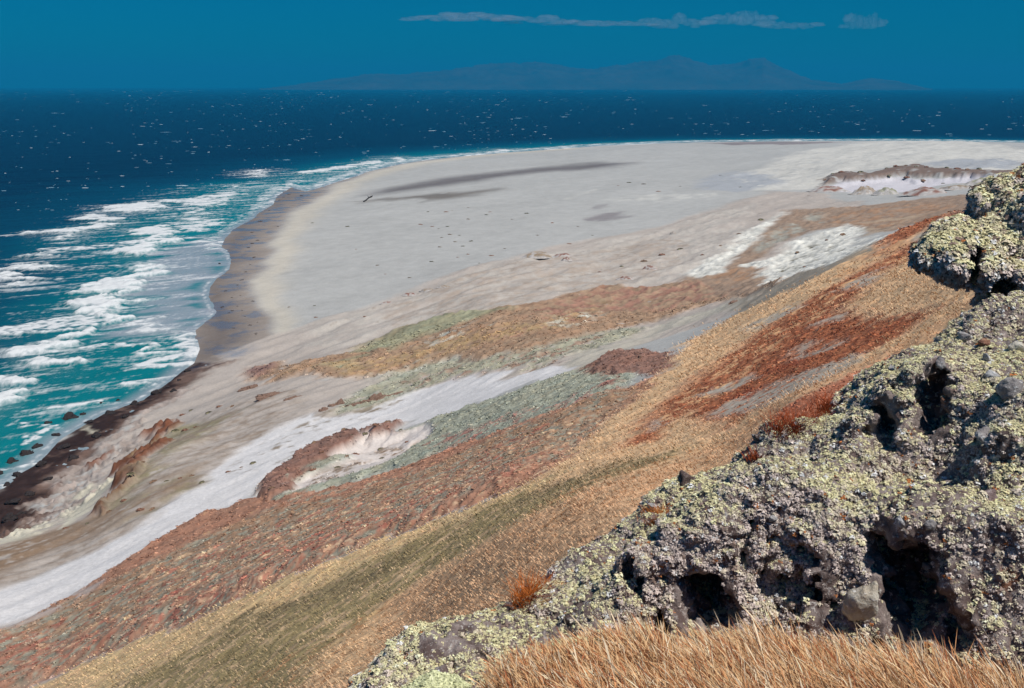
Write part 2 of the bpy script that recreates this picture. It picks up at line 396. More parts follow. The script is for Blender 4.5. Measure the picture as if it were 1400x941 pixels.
    ('foot_grey', (160, 152, 140), 0.85, 1.4, [[(1000, 410), (1060, 392), (1130, 366), (1200, 330), (1215, 325), (1150, 362), (1080, 400), (1010, 425)]]),
    ('dune_cream', (212, 211, 206), 0.85, 1.4, [[(1000, 243), (1050, 225), (1090, 208), (1150, 199), (1250, 191), (1330, 195), (1400, 204), (1500, 214), (1500, 235), (1380, 232), (1250, 225), (1150, 235), (1120, 255), (1040, 262)]]),
    ('dune_grey', (176, 180, 186), 0.85, 1.6, [[(950, 250), (1000, 236), (1060, 238), (1075, 250), (1030, 262), (980, 262)], [(1250, 226), (1320, 215), (1400, 222), (1380, 230)]]),
    ('flat_cream', (208, 208, 204), 0.45, 1.4, [[(820, 275), (860, 266), (930, 262), (980, 270), (940, 276), (860, 278)], [(760, 265), (800, 262), (790, 270)]]),
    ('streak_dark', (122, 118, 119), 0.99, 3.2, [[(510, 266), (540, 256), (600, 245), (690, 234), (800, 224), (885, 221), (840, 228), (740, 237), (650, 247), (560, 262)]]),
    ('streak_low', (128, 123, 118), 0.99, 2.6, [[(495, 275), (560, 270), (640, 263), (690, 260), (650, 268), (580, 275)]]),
    ('patch_dark', (150, 146, 148), 0.9, 1.4, [[(818, 297), (835, 291), (862, 289), (860, 295), (840, 299)], [(800, 283), (820, 281), (815, 284)]]),
    ('shore_dark', (150, 142, 144), 0.95, 1.0, [[(960, 196.5), (1010, 194.5), (1090, 194), (1160, 194.5), (1090, 198), (1000, 198)]]),
    ('brow', (132, 114, 104), 0.74, 0.6, [[(1120, 254), (1130, 245), (1160, 240), (1200, 239), (1230, 232), (1290, 232), (1340, 236), (1400, 236), (1380, 246), (1300, 243), (1250, 245), (1200, 246), (1150, 248)]]),
    ('bowl', (214, 212, 220), 0.97, 0.5, [[(1125, 258), (1150, 248), (1210, 246), (1260, 246), (1340, 243), (1370, 245), (1330, 252), (1260, 258), (1200, 265), (1160, 264)]]),
]
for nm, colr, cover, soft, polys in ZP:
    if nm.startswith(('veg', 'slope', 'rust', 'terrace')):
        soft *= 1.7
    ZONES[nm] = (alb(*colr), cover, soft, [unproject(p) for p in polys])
WETLINE = unproject(WETLINE_PX)
WETPOLY = np.vstack([sea_pt(*np.array([(225, 515), (235, 440), (245, 360), (290, 295), (400, 236), (500, 224), (640, 208), (760, 200)], float).T), WETLINE[::-1]])


def octs(x, y, d, seed, aniso=3.0, centre=0.02, width=1.6):
    """streaky noise whose grain suits how far the ground lies from the lookout; about -1..1"""
    s = x * WS + y * WC; t = x * WC - y * WS
    acc = np.zeros(x.shape, np.float32); nrm = np.zeros(x.shape, np.float32) + 1e-6
    ld = np.log2(np.maximum(d, 1) * centre)
    for k in range(-3, 8):
        w = np.exp(-((k - ld) / width) ** 2).astype(np.float32)
        sel = w > 0.03
        if not sel.any():
            continue
        lam = 2.0 ** k
        acc[sel] += w[sel] * perlin2(t[sel] / lam, s[sel] / (lam * aniso), seed + k * 5)
        nrm[sel] += w[sel] ** 2
    return acc / np.sqrt(nrm) * 1.25


def warp(x, y, d, seed):
    s = x * WS + y * WC; t = x * WC - y * WS
    ds = np.zeros(x.shape); dt = np.zeros(x.shape)
    for k in range(-1, 7):
        lam = 2.0 ** k
        w = np.clip(0.05 * d / lam, 0, 1) ** 2
        sel = w > 0.02
        if not sel.any():
            continue
        a, b = t[sel] / lam, s[sel] / (lam * 2.5)
        ds[sel] += w[sel] * 0.75 * lam * perlin2(a, b, seed + k * 7); dt[sel] += w[sel] * 0.22 * lam * perlin2(a, b, seed + 50 + k * 7)
    return x + ds * WS + dt * WC, y + ds * WC - dt * WS


def cover_at(x, y):
    """base colour, wetness, extra relief and cover weights of ground points"""
    d = np.hypot(x, y)
    wx, wy = warp(x, y, d, 3)
    st = octs(x, y, d, 21, 2.2); fine = octs(x, y, d, 60, 2.0, 0.006, 1.3)
    pat = octs(x, y, d, 90, 2.2, 0.012, 1.9); pat2 = octs(x, y, d, 140, 1.8, 0.009, 1.7)
    col = np.tile(alb(186, 187, 186), (len(x), 1))
    sd = shore_sd(x, y)
    vegw = np.zeros(len(x)); grw = np.zeros(len(x)); M = {}; qtan = np.full(len(x), -99.0)
    wetsd = poly_sd(WETPOLY, x * .75 + wx * .25, y * .75 + wy * .25)
    wet = ss(-0.008 * d, 0.008 * d, wetsd)
    berm = np.exp(-((line_dist(WETLINE, wx * .3 + x * .7, wy * .3 + y * .7) - 0.012 * d) / (0.014 * d)) ** 2) * (wetsd < 0) * 0.9
    col = col * (1 - berm[:, None]) + berm[:, None] * alb(206, 200, 188)
    wk = ss(-0.01, 0.05, wetsd / d)[:, None]; wetc = alb(166, 156, 148) * (1 - wk) + alb(119, 110, 106) * wk
    col = col * (1 - wet[:, None]) + wet[:, None] * wetc
    dz = np.zeros(len(x))
    for i, (nm, (c, cov, soft, polys)) in enumerate(ZONES.items()):
        m = np.zeros(len(x))
        for p in polys:
            lo, hi = p.min(0), p.max(0)
            mg = 0.08 * np.hypot(*p.mean(0)) + 6
            sel = (wx > lo[0] - mg) & (wx < hi[0] + mg) & (wy > lo[1] - mg) & (wy < hi[1] + mg)
            if not sel.any():
                continue
            q = poly_sd(p, wx[sel], wy[sel]) / (0.006 * d[sel] * soft + 0.25)
            if nm in ('bluff', 'veg_brown', 'veg_olive', 'red_slope', 'scarp', 'brow', 'veg_greygreen'):
                hgt = {'bluff': 2.2, 'veg_brown': 1.0, 'veg_olive': 0.8, 'red_slope': 1.3, 'scarp': 2.0, 'brow': 5.0, 'veg_greygreen': 1.2}[nm]
                dz[sel] = np.maximum(dz[sel], hgt * ss(-0.5, 1.6, q))
            if nm in ('blowout', 'bowl'):
                dz[sel] = dz[sel] * (1 - ss(-1, 1, q)) - {'blowout': 1.6, 'bowl': 3.0}[nm] * ss(0, 4, q)
            if nm == 'tan':
                qtan[sel] = q
            m[sel] = np.maximum(m[sel], ss(-1, 1, q))
        if cov < 0.999:
            z = (pat if i % 2 else pat2) * (1 if i % 3 else -1)
            th = {True: -1.25, False: 0}[cov >= 0.9] if cov >= 0.9 else (0.5 - cov) * 2.1
            sw = 0.9 if nm in ('cream', 'tan_sand', 'dune_cream', 'flat_cream', 'terrace_streak', 'flat_pale', 'white_rock') else 0.4
            m = m * ss(th - sw, th + sw, z)
        M[nm] = m
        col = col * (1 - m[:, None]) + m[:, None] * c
        isv = 1.0 if nm.startswith(('veg', 'slope_b', 'slope_r', 'slope_g', 'red', 'rust', 'bluff', 'blowout_veg', 'slope_s')) and nm not in ('rust_tan', 'slope_edge_sand', 'rust_straw') else 0.0
        isv = 0.45 if nm in ('terrace_green', 'brown_flat', 'flat_orange', 'flat_grey') else isv
        vegw = vegw * (1 - m) + m * isv
        isg = 1.0 if nm.startswith('tan_') and nm != 'tan_sand' or nm in ('tan', 'rust_tan', 'rust_straw') else 0.0
        grw = grw * (1 - m) + m * isg
    veg = vegw
    grass = grw
    M['grass'] = grass; M['veg'] = veg; M['wet'] = wet
    rock = np.clip(M['cliff'] + M['cliff_grey'] + M['scarp'] * .6 + M['white_rock'] * .8 + M['scree'] * .45, 0, 1); M['rockm'] = rock
    sandy = 1 - np.clip(veg + grass + rock, 0, 1)
    var = 1 + sandy * (0.03 * st + 0.05 * fine) + veg * (0.16 * st + 0.22 * fine) + grass * (0.15 * st + 0.12 * pat + 0.13 * fine) + rock * (0.25 * st + 0.3 * fine)
    col = col * np.clip(var + sandy * 0.05 * octs(x, y, d, 170, 2.5, 0.05, 1.3), 0.3, 2.0)[:, None]
    wn = rng.normal(0, 1, len(x)).clip(-2.2, 2.2)
    var = var + wn * (0.028 * sandy + 0.13 * veg + 0.09 * grass + 0.12 * rock)
    hue = (0.10 * pat * (veg + grass * .6))[:, None] * np.array([0.8, -0.1, -0.9])
    col = np.clip(col * (1 + hue), 0.004, 0.88)
    lum = (col @ [0.3, 0.55, 0.15])[:, None]
    vg = (veg * (0.30 - 0.12 * M['rust']))[:, None]
    col = (col * (1 - vg) + lum * vg * [1.05, 1.0, 0.95]) * (1 + (0.75 - 0.35 * M['rust']) * veg + 0.36 * grass)[:, None]
    c0 = alb(178, 140, 102); nr_ = ss(16, 11, d)[:, None]; col = col * (1 - nr_) + nr_ * c0
    # pale and dark flecks in the plant cover
    fl = ss(0.95, 1.25, pat2 * 0.6 + fine * 0.9) * (M['red_slope'] + M['rust']) * 0.6
    col = col * (1 - fl[:, None]) + fl[:, None] * alb(206, 172, 130)
    # small scattered plants and wrack on the sand
    bz = np.clip(M['beige'] + M['cream'], 0, 1) * (1 - M['white_river'])
    dk = ss(1.25 - 0.35 * bz, 1.55 - 0.3 * bz, fine * 0.9 + 0.45 * pat) * sandy * (1 - wet) * (d < 1300) * ss(25, 90, sd) * 0.6
    col = col * (1 - dk[:, None]) + dk[:, None] * alb(128, 112, 98)
    rel = 0.05 * st * sandy * ss(40, 200, d) * 2 + veg * (0.0012 * d * fine + 0.0012 * d * pat2) + grass * (0.0008 * d * fine + 0.001 * d * st) \
        + (rock - 0.7 * M['white_rock'] * .8 - .4 * M['scree']).clip(0, 1) * (0.004 * d * pat + 0.004 * d * fine) + (M['dune_cream'] + M['cream'] + M['beige']) * (1 - wet) * (0.0003 * d * fine + 0.0012 * d * octs(x, y, d, 190, 5.0, 0.025, 1.2)) + M['veg_mid'] * .001 * d * st + M['beige'] * (1 - M['white_river']) * (d < 700) * 0.0026 * d * (0.5 - np.abs(octs(x, y, d, 205, 3.2, 0.035, 1.1)))
    dz = dz * (1 - ss(-7, -1, qtan)) + rel * ss(8, 40, d) * ss(0, 30, sd)
    return col, wet, dz, M, sd


def ground_full(x, y, az, d):
    c, wet, dz, M, sd = cover_at(x, y)
    return ground_z(az, d, sd) + dz, c, wet, M


def build_terrain():
    nr, nc = 1250, 1150
    ld = np.concatenate([np.linspace(math.log(1.2), math.log(40), 130, endpoint=False), np.linspace(math.log(40), math.log(2900), nr - 130)])
    az = np.linspace(math.radians(-31), math.radians(33), nc)
    D, A = np.meshgrid(np.exp(ld), az, indexing='ij')
    D, A = D.ravel(), A.ravel()
    x, y = D * np.sin(A), D * np.cos(A)
    z, c, wet, M = ground_full(x, y, A, D)
    f = grid_faces(nr, nc)
    keep = (z[f] > -6).any(1)
    nb = Nodes('ground_cover')
    p = nb.pos()
    colr = nb.attr('Col'); w = nb.attr('wet', 'Fac')
    n1 = nb.noise(p, 1.3, 6, 0.7); n2 = nb.noise(p, 0.11, 4, 0.6)
    sh = nb.math('ADD', nb.ramp(n1, 0.3, 0.7, -0.14, 0.14), nb.ramp(n2, 0.3, 0.7, 0.94, 1.06))
    cc = nb.mix(1.0, colr, nb.n('ShaderNodeCombineColor', {0: sh, 1: sh, 2: sh}).outputs[0], 'MULTIPLY')
    wn = nb.noise(p, 0.05, 3, 0.6)
    sheen = nb.math('MULTIPLY', w, nb.ramp(wn, 0.44, 0.58, 0.0, 1.0), True)
    bs = nb.n('ShaderNodeBsdfPrincipled', {'Base Color': cc, 'Roughness': nb.math('SUBTRACT', 0.95, nb.math('MULTIPLY', sheen, 0.75)), 'Specular IOR Level': nb.math('ADD', 0.1, nb.math('MULTIPLY', sheen, 0.9))})
    bmp = nb.n('ShaderNodeBump', {'Strength': 0.5, 'Distance': 0.25, 'Height': n1})
    dry = nb.math('SUBTRACT', 1.0, w)
    nb.t.links.new(nb.math('MULTIPLY', dry, 0.5), bmp.inputs['Strength'])
    nb.t.links.new(bmp.outputs[0], bs.inputs['Normal'])
    o = np_mesh('terrain', np.stack([x, y, z], 1), f[keep], {'Col': c, 'wet': wet}, True, nb.surface(bs.outputs[0]))
    tag(o, kind='structure')
    return o


build_terrain()

# ------------------------------------------------------------------ sea, breakers and foam
def zpx(ox, oy, s, pts):
    return [(ox + x / s, oy + y / s) for x, y in pts]


_z3 = lambda *p: zpx(0, 230, 3.485, p)
_z5 = lambda *p: zpx(280, 180, 3.333, p)
_z4 = lambda *p: zpx(0, 480, 3.485, p)
FOAM = [  # outlines of broken water on the sea, with how dense the foam is and the height of the breaker
    (_z3((490, 185), (600, 178), (700, 158), (755, 205), (640, 212), (540, 208)), 1.0, 1.2),
    (_z3((340, 248), (430, 222), (510, 225), (545, 245), (520, 258), (430, 258)), .9, 1.0),
    (_z3((390, 288), (480, 258), (530, 270), (525, 288), (430, 298)), 1.0, 1.0),
    (_z3((150, 308), (250, 305), (330, 292), (368, 298), (350, 310), (250, 318), (170, 318)), 1.0, 1.2),
    (_z3((305, 330), (330, 318), (365, 328), (340, 345)), 1.0, 1.0),
    (_z3((250, 378), (400, 372), (600, 350), (700, 335), (820, 320), (800, 345), (600, 372), (400, 392), (290, 398)), .6, .4),
    (_z3((620, 300), (700, 275), (770, 285), (830, 325), (760, 335), (650, 318)), .95, 1.0),
    (_z3((530, 400), (650, 385), (720, 345), (790, 335), (820, 350), (740, 375), (690, 415), (600, 412)), 1.0, 1.4),
    (_z3((175, 415), (210, 402), (250, 418), (190, 432)), .9, 1.0),
    (_z3((70, 485), (150, 458), (195, 480), (190, 492), (100, 490)), 1.0, 1.2),
    (_z3((-60, 505), (60, 505), (95, 540), (-60, 540)), 1.0, 1.2),
    (_z3((5, 555), (60, 545), (85, 572), (30, 575)), 1.0, 1.0),
    (_z3((740, 155), (900, 150), (1080, 112), (1140, 125), (1060, 160), (1030, 190), (950, 185)), .8, .8),
    (_z3((1080, 90), (1110, 80), (1140, 92), (1110, 98)), .9, .8),
    (_z3((850, 285), (900, 260), (1000, 240), (1050, 268), (1010, 300), (880, 312)), .75, .5),
    (_z3((870, 190), (940, 188), (985, 210), (920, 222)), .8, .6),
    (_z3((890, 240), (990, 226), (1020, 240), (950, 255)), .8, .5),
    (_z3((940, 330), (1000, 318), (1040, 365), (1090, 402), (1030, 392), (960, 360)), .75, .2),
    (_z3((340, 590), (520, 545), (640, 500), (720, 455), (740, 480), (620, 545), (640, 585), (600, 612), (500, 598)), 1.0, 1.3),
    (_z3((300, 645), (430, 635), (540, 605), (590, 620), (595, 660), (520, 695), (440, 685), (420, 660)), 1.0, 1.5),
    (_z3((-60, 770), (150, 735), (330, 710), (450, 690), (545, 725), (500, 755), (380, 775), (200, 790), (-60, 815)), .72, .6),
    (_z3((440, 700), (500, 695), (548, 725), (500, 752), (430, 750)), 1.0, 1.3),
    (_z3((390, 800), (440, 760), (498, 790), (480, 805)), 1.0, 1.2),
    (_z3((-60, 880), (200, 855), (320, 818), (390, 845), (300, 880), (150, 895), (-60, 905)), .95, 1.2),
    (_z3((160, 930), (270, 902), (310, 930), (290, 950), (160, 950)), .95, 1.2),
    (_z3((640, 740), (730, 705), (815, 770), (740, 792)), .8, .5),
    (_z3((630, 850), (700, 838), (768, 890), (690, 898)), .85, .6),
    (_z3((470, 850), (600, 820), (640, 850), (560, 870)), .6, .3),
    (_z3((880, 780), (930, 772), (962, 815), (945, 880), (905, 945), (700, 950), (760, 900), (860, 850)), .9, .3),
    (_z3((1205, 20), (1245, 8), (1252, 28), (1225, 34)), 1.0, 1.3),
    (_z3((320, 487), (500, 462), (535, 470), (480, 480)), .7, .4),
    (_z3((640, 515), (690, 512), (700, 530), (660, 528)), .7, .2),
    (_z4((600, 150), (740, 140), (735, 170), (640, 168)), .85, .4),
    (_z4((-60, 140), (200, 130), (250, 118), (258, 150), (150, 165), (-60, 165)), .95, 1.2),
    (_z4((-60, 225), (80, 200), (118, 222), (50, 262), (-60, 268)), 1.0, 1.3),
    (_z4((150, 75), (270, 35), (310, 55), (270, 75)), .9, 1.0),
    (_z4((280, 262), (400, 238), (430, 240), (400, 262), (310, 275)), .8, .3),
    (_z4((20, 360), (150, 320), (215, 410), (150, 450), (60, 470)), .62, .2),
    (_z4((0, 560), (120, 545), (250, 500), (350, 478), (355, 490), (200, 550), (0, 620)), .7, .2),
    (_z4((-60, 600), (60, 585), (100, 610), (0, 650), (-60, 660)), .8, .2),
    (_z5((410, 190), (560, 170), (690, 152), (800, 130), (808, 145), (690, 163), (560, 185), (440, 198)), .85, 1.2),
    (_z5((850, 125), (880, 116), (915, 130), (900, 136)), .95, 1.0),
    (_z5((700, 205), (740, 182), (860, 162), (912, 134), (920, 142), (870, 168), (760, 195)), .85, .4),
    (_z5((470, 268), (540, 240), (690, 208), (705, 200), (700, 212), (560, 245)), .8, .2),
    (_z5((940, 148), (1000, 130), (1120, 120), (1260, 98), (1290, 103), (1100, 128), (1000, 142)), .8, .8),
    (_z5((1320, 92), (1375, 80), (1395, 86), (1360, 97)), .95, 1.2),
    (_z5((330, 260), (410, 215), (440, 235), (400, 255), (340, 285)), .7, .3),
    (_z5((250, 320), (330, 275), (340, 292), (270, 340), (280, 355), (230, 345)), .75, .2),
    ([(748, 204.2), (800, 201), (830, 199), (830, 200), (790, 203), (750, 206)], .8, .8),
    ([(830, 199.2), (845, 198), (910, 195.7), (912, 196.3), (850, 199.5)], .8, .6),
    ([(1078, 193.2), (1088, 191.0), (1098, 192.6), (1098, 193.4)], 1.0, 2.0),
    ([(345, 240), (353, 233), (360, 240), (352, 242)], 1.0, 1.4),
]
SURF_PX = [(-80, 385), (0, 335), (60, 300), (140, 268), (230, 250), (300, 248), (400, 230), (480, 218), (560, 212), (700, 203), (700, 209), (550, 225), (460, 250), (400, 258), (372, 282), (330, 310),
           (306, 330), (320, 362), (285, 395), (296, 428), (268, 460), (262, 500), (220, 532), (140, 566), (60, 625), (0, 670), (-80, 720)]
SWASH_PX = _z3((720, 400), (860, 370), (1000, 310), (1080, 400), (1115, 460), (1030, 530), (975, 600), (1030, 690), (935, 765), (820, 790), (690, 830), (560, 800), (560, 720), (690, 690), (620, 600), (620, 545), (730, 480))
WAVE_DIR = math.radians(57)


def build_sea():
    nc = 1100
    azs = np.linspace(math.radians(-33), math.radians(33), nc)
    ld = np.concatenate([np.linspace(math.log(235), math.log(2600), 900, endpoint=False), np.linspace(math.log(2600), math.log(SEA_R), 220)])
    D, A = np.meshgrid(np.exp(ld), azs, indexing='ij'); sh = D.shape
    D, A = D.ravel(), A.ravel()
    x, y = D * np.sin(A), D * np.cos(A)
    near = D < 2700
    wc, wsn = math.cos(WAVE_DIR), math.sin(WAVE_DIR)
    s = x * wsn + y * wc; t = x * wc - y * wsn
    # ragged edges
    dx = np.zeros(x.shape); dt = np.zeros(x.shape)
    for lam in (2, 4, 8, 16):
        w = np.clip(0.03 * D / lam, 0, 1)
        dx += w * lam * 1.1 * perlin2(t / lam, s / (3 * lam), 300 + lam); dt += w * 0.22 * lam * perlin2(t / lam, s / (3 * lam), 340 + lam)
    xx = x + dx * wsn + dt * wc; yy = y + dx * wc - dt * wsn
    foam = np.zeros(x.shape); hgt = np.zeros(x.shape)
    sd = np.full(x.shape, -1e4)
    sd[near] = shore_sd(x[near], y[near])
    tex = np.zeros(x.shape); tex[near] = octs(x[near], y[near], D[near], 400, 1.0, 0.007, 1.2)
    stk = np.zeros(x.shape)
    for lam in (1.5, 3.0, 6.0, 12.0):
        stk[near] += 0.55 * perlin2(t[near] / lam, s[near] / (lam * 7), 420 + int(lam)) * np.clip(2 - np.abs(np.log2(lam / (0.008 * D[near]))) * .7, 0, 1)
    surf = np.zeros(x.shape); P = sea_pt(*np.array(SURF_PX).T)
    surf[near] = ss(-30, 60, poly_sd(P, xx[near], yy[near]))
    swash = np.zeros(x.shape); P = sea_pt(*np.array(SWASH_PX).T)
    swash[near] = ss(-6, 10, poly_sd(P, xx[near], yy[near]))
    base = surf * (0.17 + 0.05 * ss(-150, -500, y - 1000) + 0.46 * stk + 0.12 * tex) + surf * 0.25 * ss(-60 - 0.06 * D * (D > 900), 0, sd) + surf * 0.12 * ss(-14, -2, sd)
    foam = np.maximum(foam, np.clip(base, 0, 0.62))
    for px, den, h in FOAM:
        P = sea_pt(*np.array(px, float).T)
        lo, hi = P.min(0), P.max(0); mg = 60
        sel = near & (xx > lo[0] - mg) & (xx < hi[0] + mg) & (yy > lo[1] - mg) & (yy < hi[1] + mg)
        q = poly_sd(P, xx[sel], yy[sel])
        dd = D[sel]
        m = ss(-0.006 * dd, 0.006 * dd, q)
        foam[sel] = np.maximum(foam[sel], np.clip(m * (den - 0.04 + (1.2 - den) * 0.8 * tex[sel] + (1.1 - den) * 0.8 * stk[sel] + 0.1 * tex[sel]), 0, 1))
        hgt[sel] = np.maximum(hgt[sel], h * m * (0.95 + 0.25 * tex[sel]))
        # the trail of froth each breaker leaves to seaward
        m2 = ss(-0.05 * dd, 0.0 * dd, q) * den
        foam[sel] = np.maximum(foam[sel], np.clip(m2 * (0.36 + 0.5 * stk[sel]), 0, 0.75))
    ew = 0.5 + 0.002 * D + 1.1 * D * D / (F * CAMZ) * (D > 800)
    edge = np.where(near, np.exp(-((sd + ew) / ew) ** 2), 0) * (0.62 + 0.25 * ss(900, 1300, D)) * (0.65 + 0.45 * tex)
    foam = np.maximum(foam, edge)
    # swell and chop
    z = np.zeros(x.shape)
    for lam, amp in ((60, .5), (24, .3), (9, .14), (4, 0.06)):
        vis = np.clip(1.5 - lam * 0 - (D * 0.004) / lam, 0, 1)
        z += amp * vis * perlin2(t / lam, s / (2.5 * lam), 500 + lam)
    calm = ss(-5, -70, sd)
    z = z * (0.15 + 0.85 * calm) + hgt * 1.7
    z = np.where(near, z, 0) * ss(2700, 1500, D) + 0.02
    z = np.where(sd > 0, np.minimum(z, 0.03), z)
    z -= np.where(near, 0, 0.0)
    f = grid_faces(*sh)
    keep = (sd[f] < 12).any(1)
    deep, mid, shal, sw = (alb(0, 24, 42), alb(2, 72, 96), alb(14, 124, 132), alb(168, 174, 185))
    wide = octs(x, y, np.minimum(D, 20000), 450, 4.0, 0.05, 1.5)
    k = -sd * (1 + 0.18 * np.clip(wide, -1.5, 1.5)) / (0.35 + 0.65 * np.clip(D / 900, 0.2, 1))
    c = np.tile(deep, (len(x), 1))
    a = (1 - ss(60, 340, k))[:, None] * near[:, None]; c = c * (1 - a) + a * mid
    a = (1 - ss(20, 170, k))[:, None] * near[:, None]; c = c * (1 - a) + a * shal
    c = c * (1 + 0.10 * np.clip(wide, -2, 2))[:, None]
    a = swash[:, None] * 0.92 * (0.85 + 0.1 * np.clip(stk, -1, 1))[:, None]; c = c * (1 - a) + a * sw
    a = (ss(-9, -1, sd) * 0.7 * near)[:, None]; c = c * (1 - a) + a * sw
    nb = Nodes('sea_water')
    p = nb.pos()
    mp = nb.n('ShaderNodeMapping', {'Vector': p, 'Rotation': (0, 0, WAVE_DIR), 'Scale': (1, 0.35, 1)}).outputs[0]
    fo = nb.attr('foam', 'Fac')
    n1 = nb.noise(mp, 0.35, 6, 0.7)
    m = nb.ramp(nb.math('ADD', fo, nb.ramp(n1, 0.25, 0.75, -0.26, 0.26)), 0.26, 0.80)
    m = nb.math('MULTIPLY', m, nb.ramp(fo, 0.02, 0.2), True)
    w1 = nb.noise(mp, 0.16, 5, 0.65)
    bmp = nb.n('ShaderNodeBump', {'Strength': 0.6, 'Distance': 1.2, 'Height': w1})
    water = nb.n('ShaderNodeBsdfPrincipled', {'Base Color': nb.attr('Col'), 'Roughness': 0.3, 'IOR': 1.33, 'Specular IOR Level': 0.12, 'Normal': bmp.outputs[0]})
    b2 = nb.n('ShaderNodeBump', {'Strength': 0.7, 'Distance': 0.6, 'Height': n1})
    fm = nb.n('ShaderNodeBsdfPrincipled', {'Base Color': (0.64, 0.66, 0.67, 1), 'Roughness': 0.9, 'Specular IOR Level': 0.1, 'Normal': b2.outputs[0]})
    mx = nb.n('ShaderNodeMixShader', {0: m, 1: water.outputs[0], 2: fm.outputs[0]})
    o = np_mesh('sea', np.stack([x, y, z], 1), f[keep], {'Col': c, 'foam': foam}, True, nb.surface(mx.outputs[0]))
    tag(o, kind='structure')
    # whitecaps: short lumps of broken crest all over the open water
    N = 1100
    V = []; Fc = []; WC_ = []
    nb = Nodes('whitecap_foam')
    sh_ = nb.n('ShaderNodeBsdfPrincipled', {'Base Color': nb.attr('Col'), 'Roughness': 0.9})
    mat = nb.surface(sh_.outputs[0])
    cnt = 0
    while cnt < N:
        u = rng.uniform(-60, 1460); v = 124 + 165 * rng.random() ** 1.6
        dn = 0.35 + 0.65 * float(ss(-0.2, 0.5, perlin2(np.array([u / 160]), np.array([v / 22]), 610)[0]))
        if rng.random() > dn * (1.0 if u < 800 else 0.6):
            continue
        xy = sea_pt(u, v); d = float(np.hypot(*xy))
        if d > 30000 or shore_sd(xy[:1], xy[1:])[0] > -90:
            continue
        px = d / F
        L = px * rng.gamma(2.0, 0.75) * (1.0 if rng.random() < 0.93 else 2.0) * (0.8 if d > 5000 else 1); hh = px * rng.uniform(0.25, 0.75) * (1.0 if d < 6000 else 0.8)
        wv = L * rng.uniform(0.35, 0.8)
        k1 = 7; L *= 0.95; hh *= .5
        WC_ += [np.array([0.50, 0.62, 0.68]) if rng.random() < 0.35 else np.array([0.18, 0.33, 0.42]) * rng.uniform(.6, 1.4) * (1 if d < 5000 else .6)] * 21
        ux, uy = math.cos(rng.normal(0, .25)), math.sin(rng.normal(0, .25))
        i0 = len(V)
        tt = np.linspace(-1, 1, k1)
        for i, q in enumerate(tt):
            e = (1 - q * q) ** 0.6 * rng.uniform(0.45, 1.15)
            cx, cy = xy[0] + ux * q * L, xy[1] + uy * q * L
            V += [(cx + uy * wv * e, cy - ux * wv * e, -0.05), (cx, cy, hh * e + 0.05), (cx - uy * wv * 1.6 * e, cy + ux * wv * 1.6 * e, -0.05)]
            if i:
                b = i0 + 3 * (i - 1)
                Fc += [(b, b + 3, b + 4, b + 1), (b + 1, b + 4, b + 5, b + 2)]
        cnt += 1
    o = np_mesh('whitecap_foam', np.array(V), np.array(Fc), {'Col': np.array(WC_)}, True, mat)
    tag(o, 'scattered white crests of wind broken waves across the open dark sea', 'foam', kind='stuff')


build_sea()


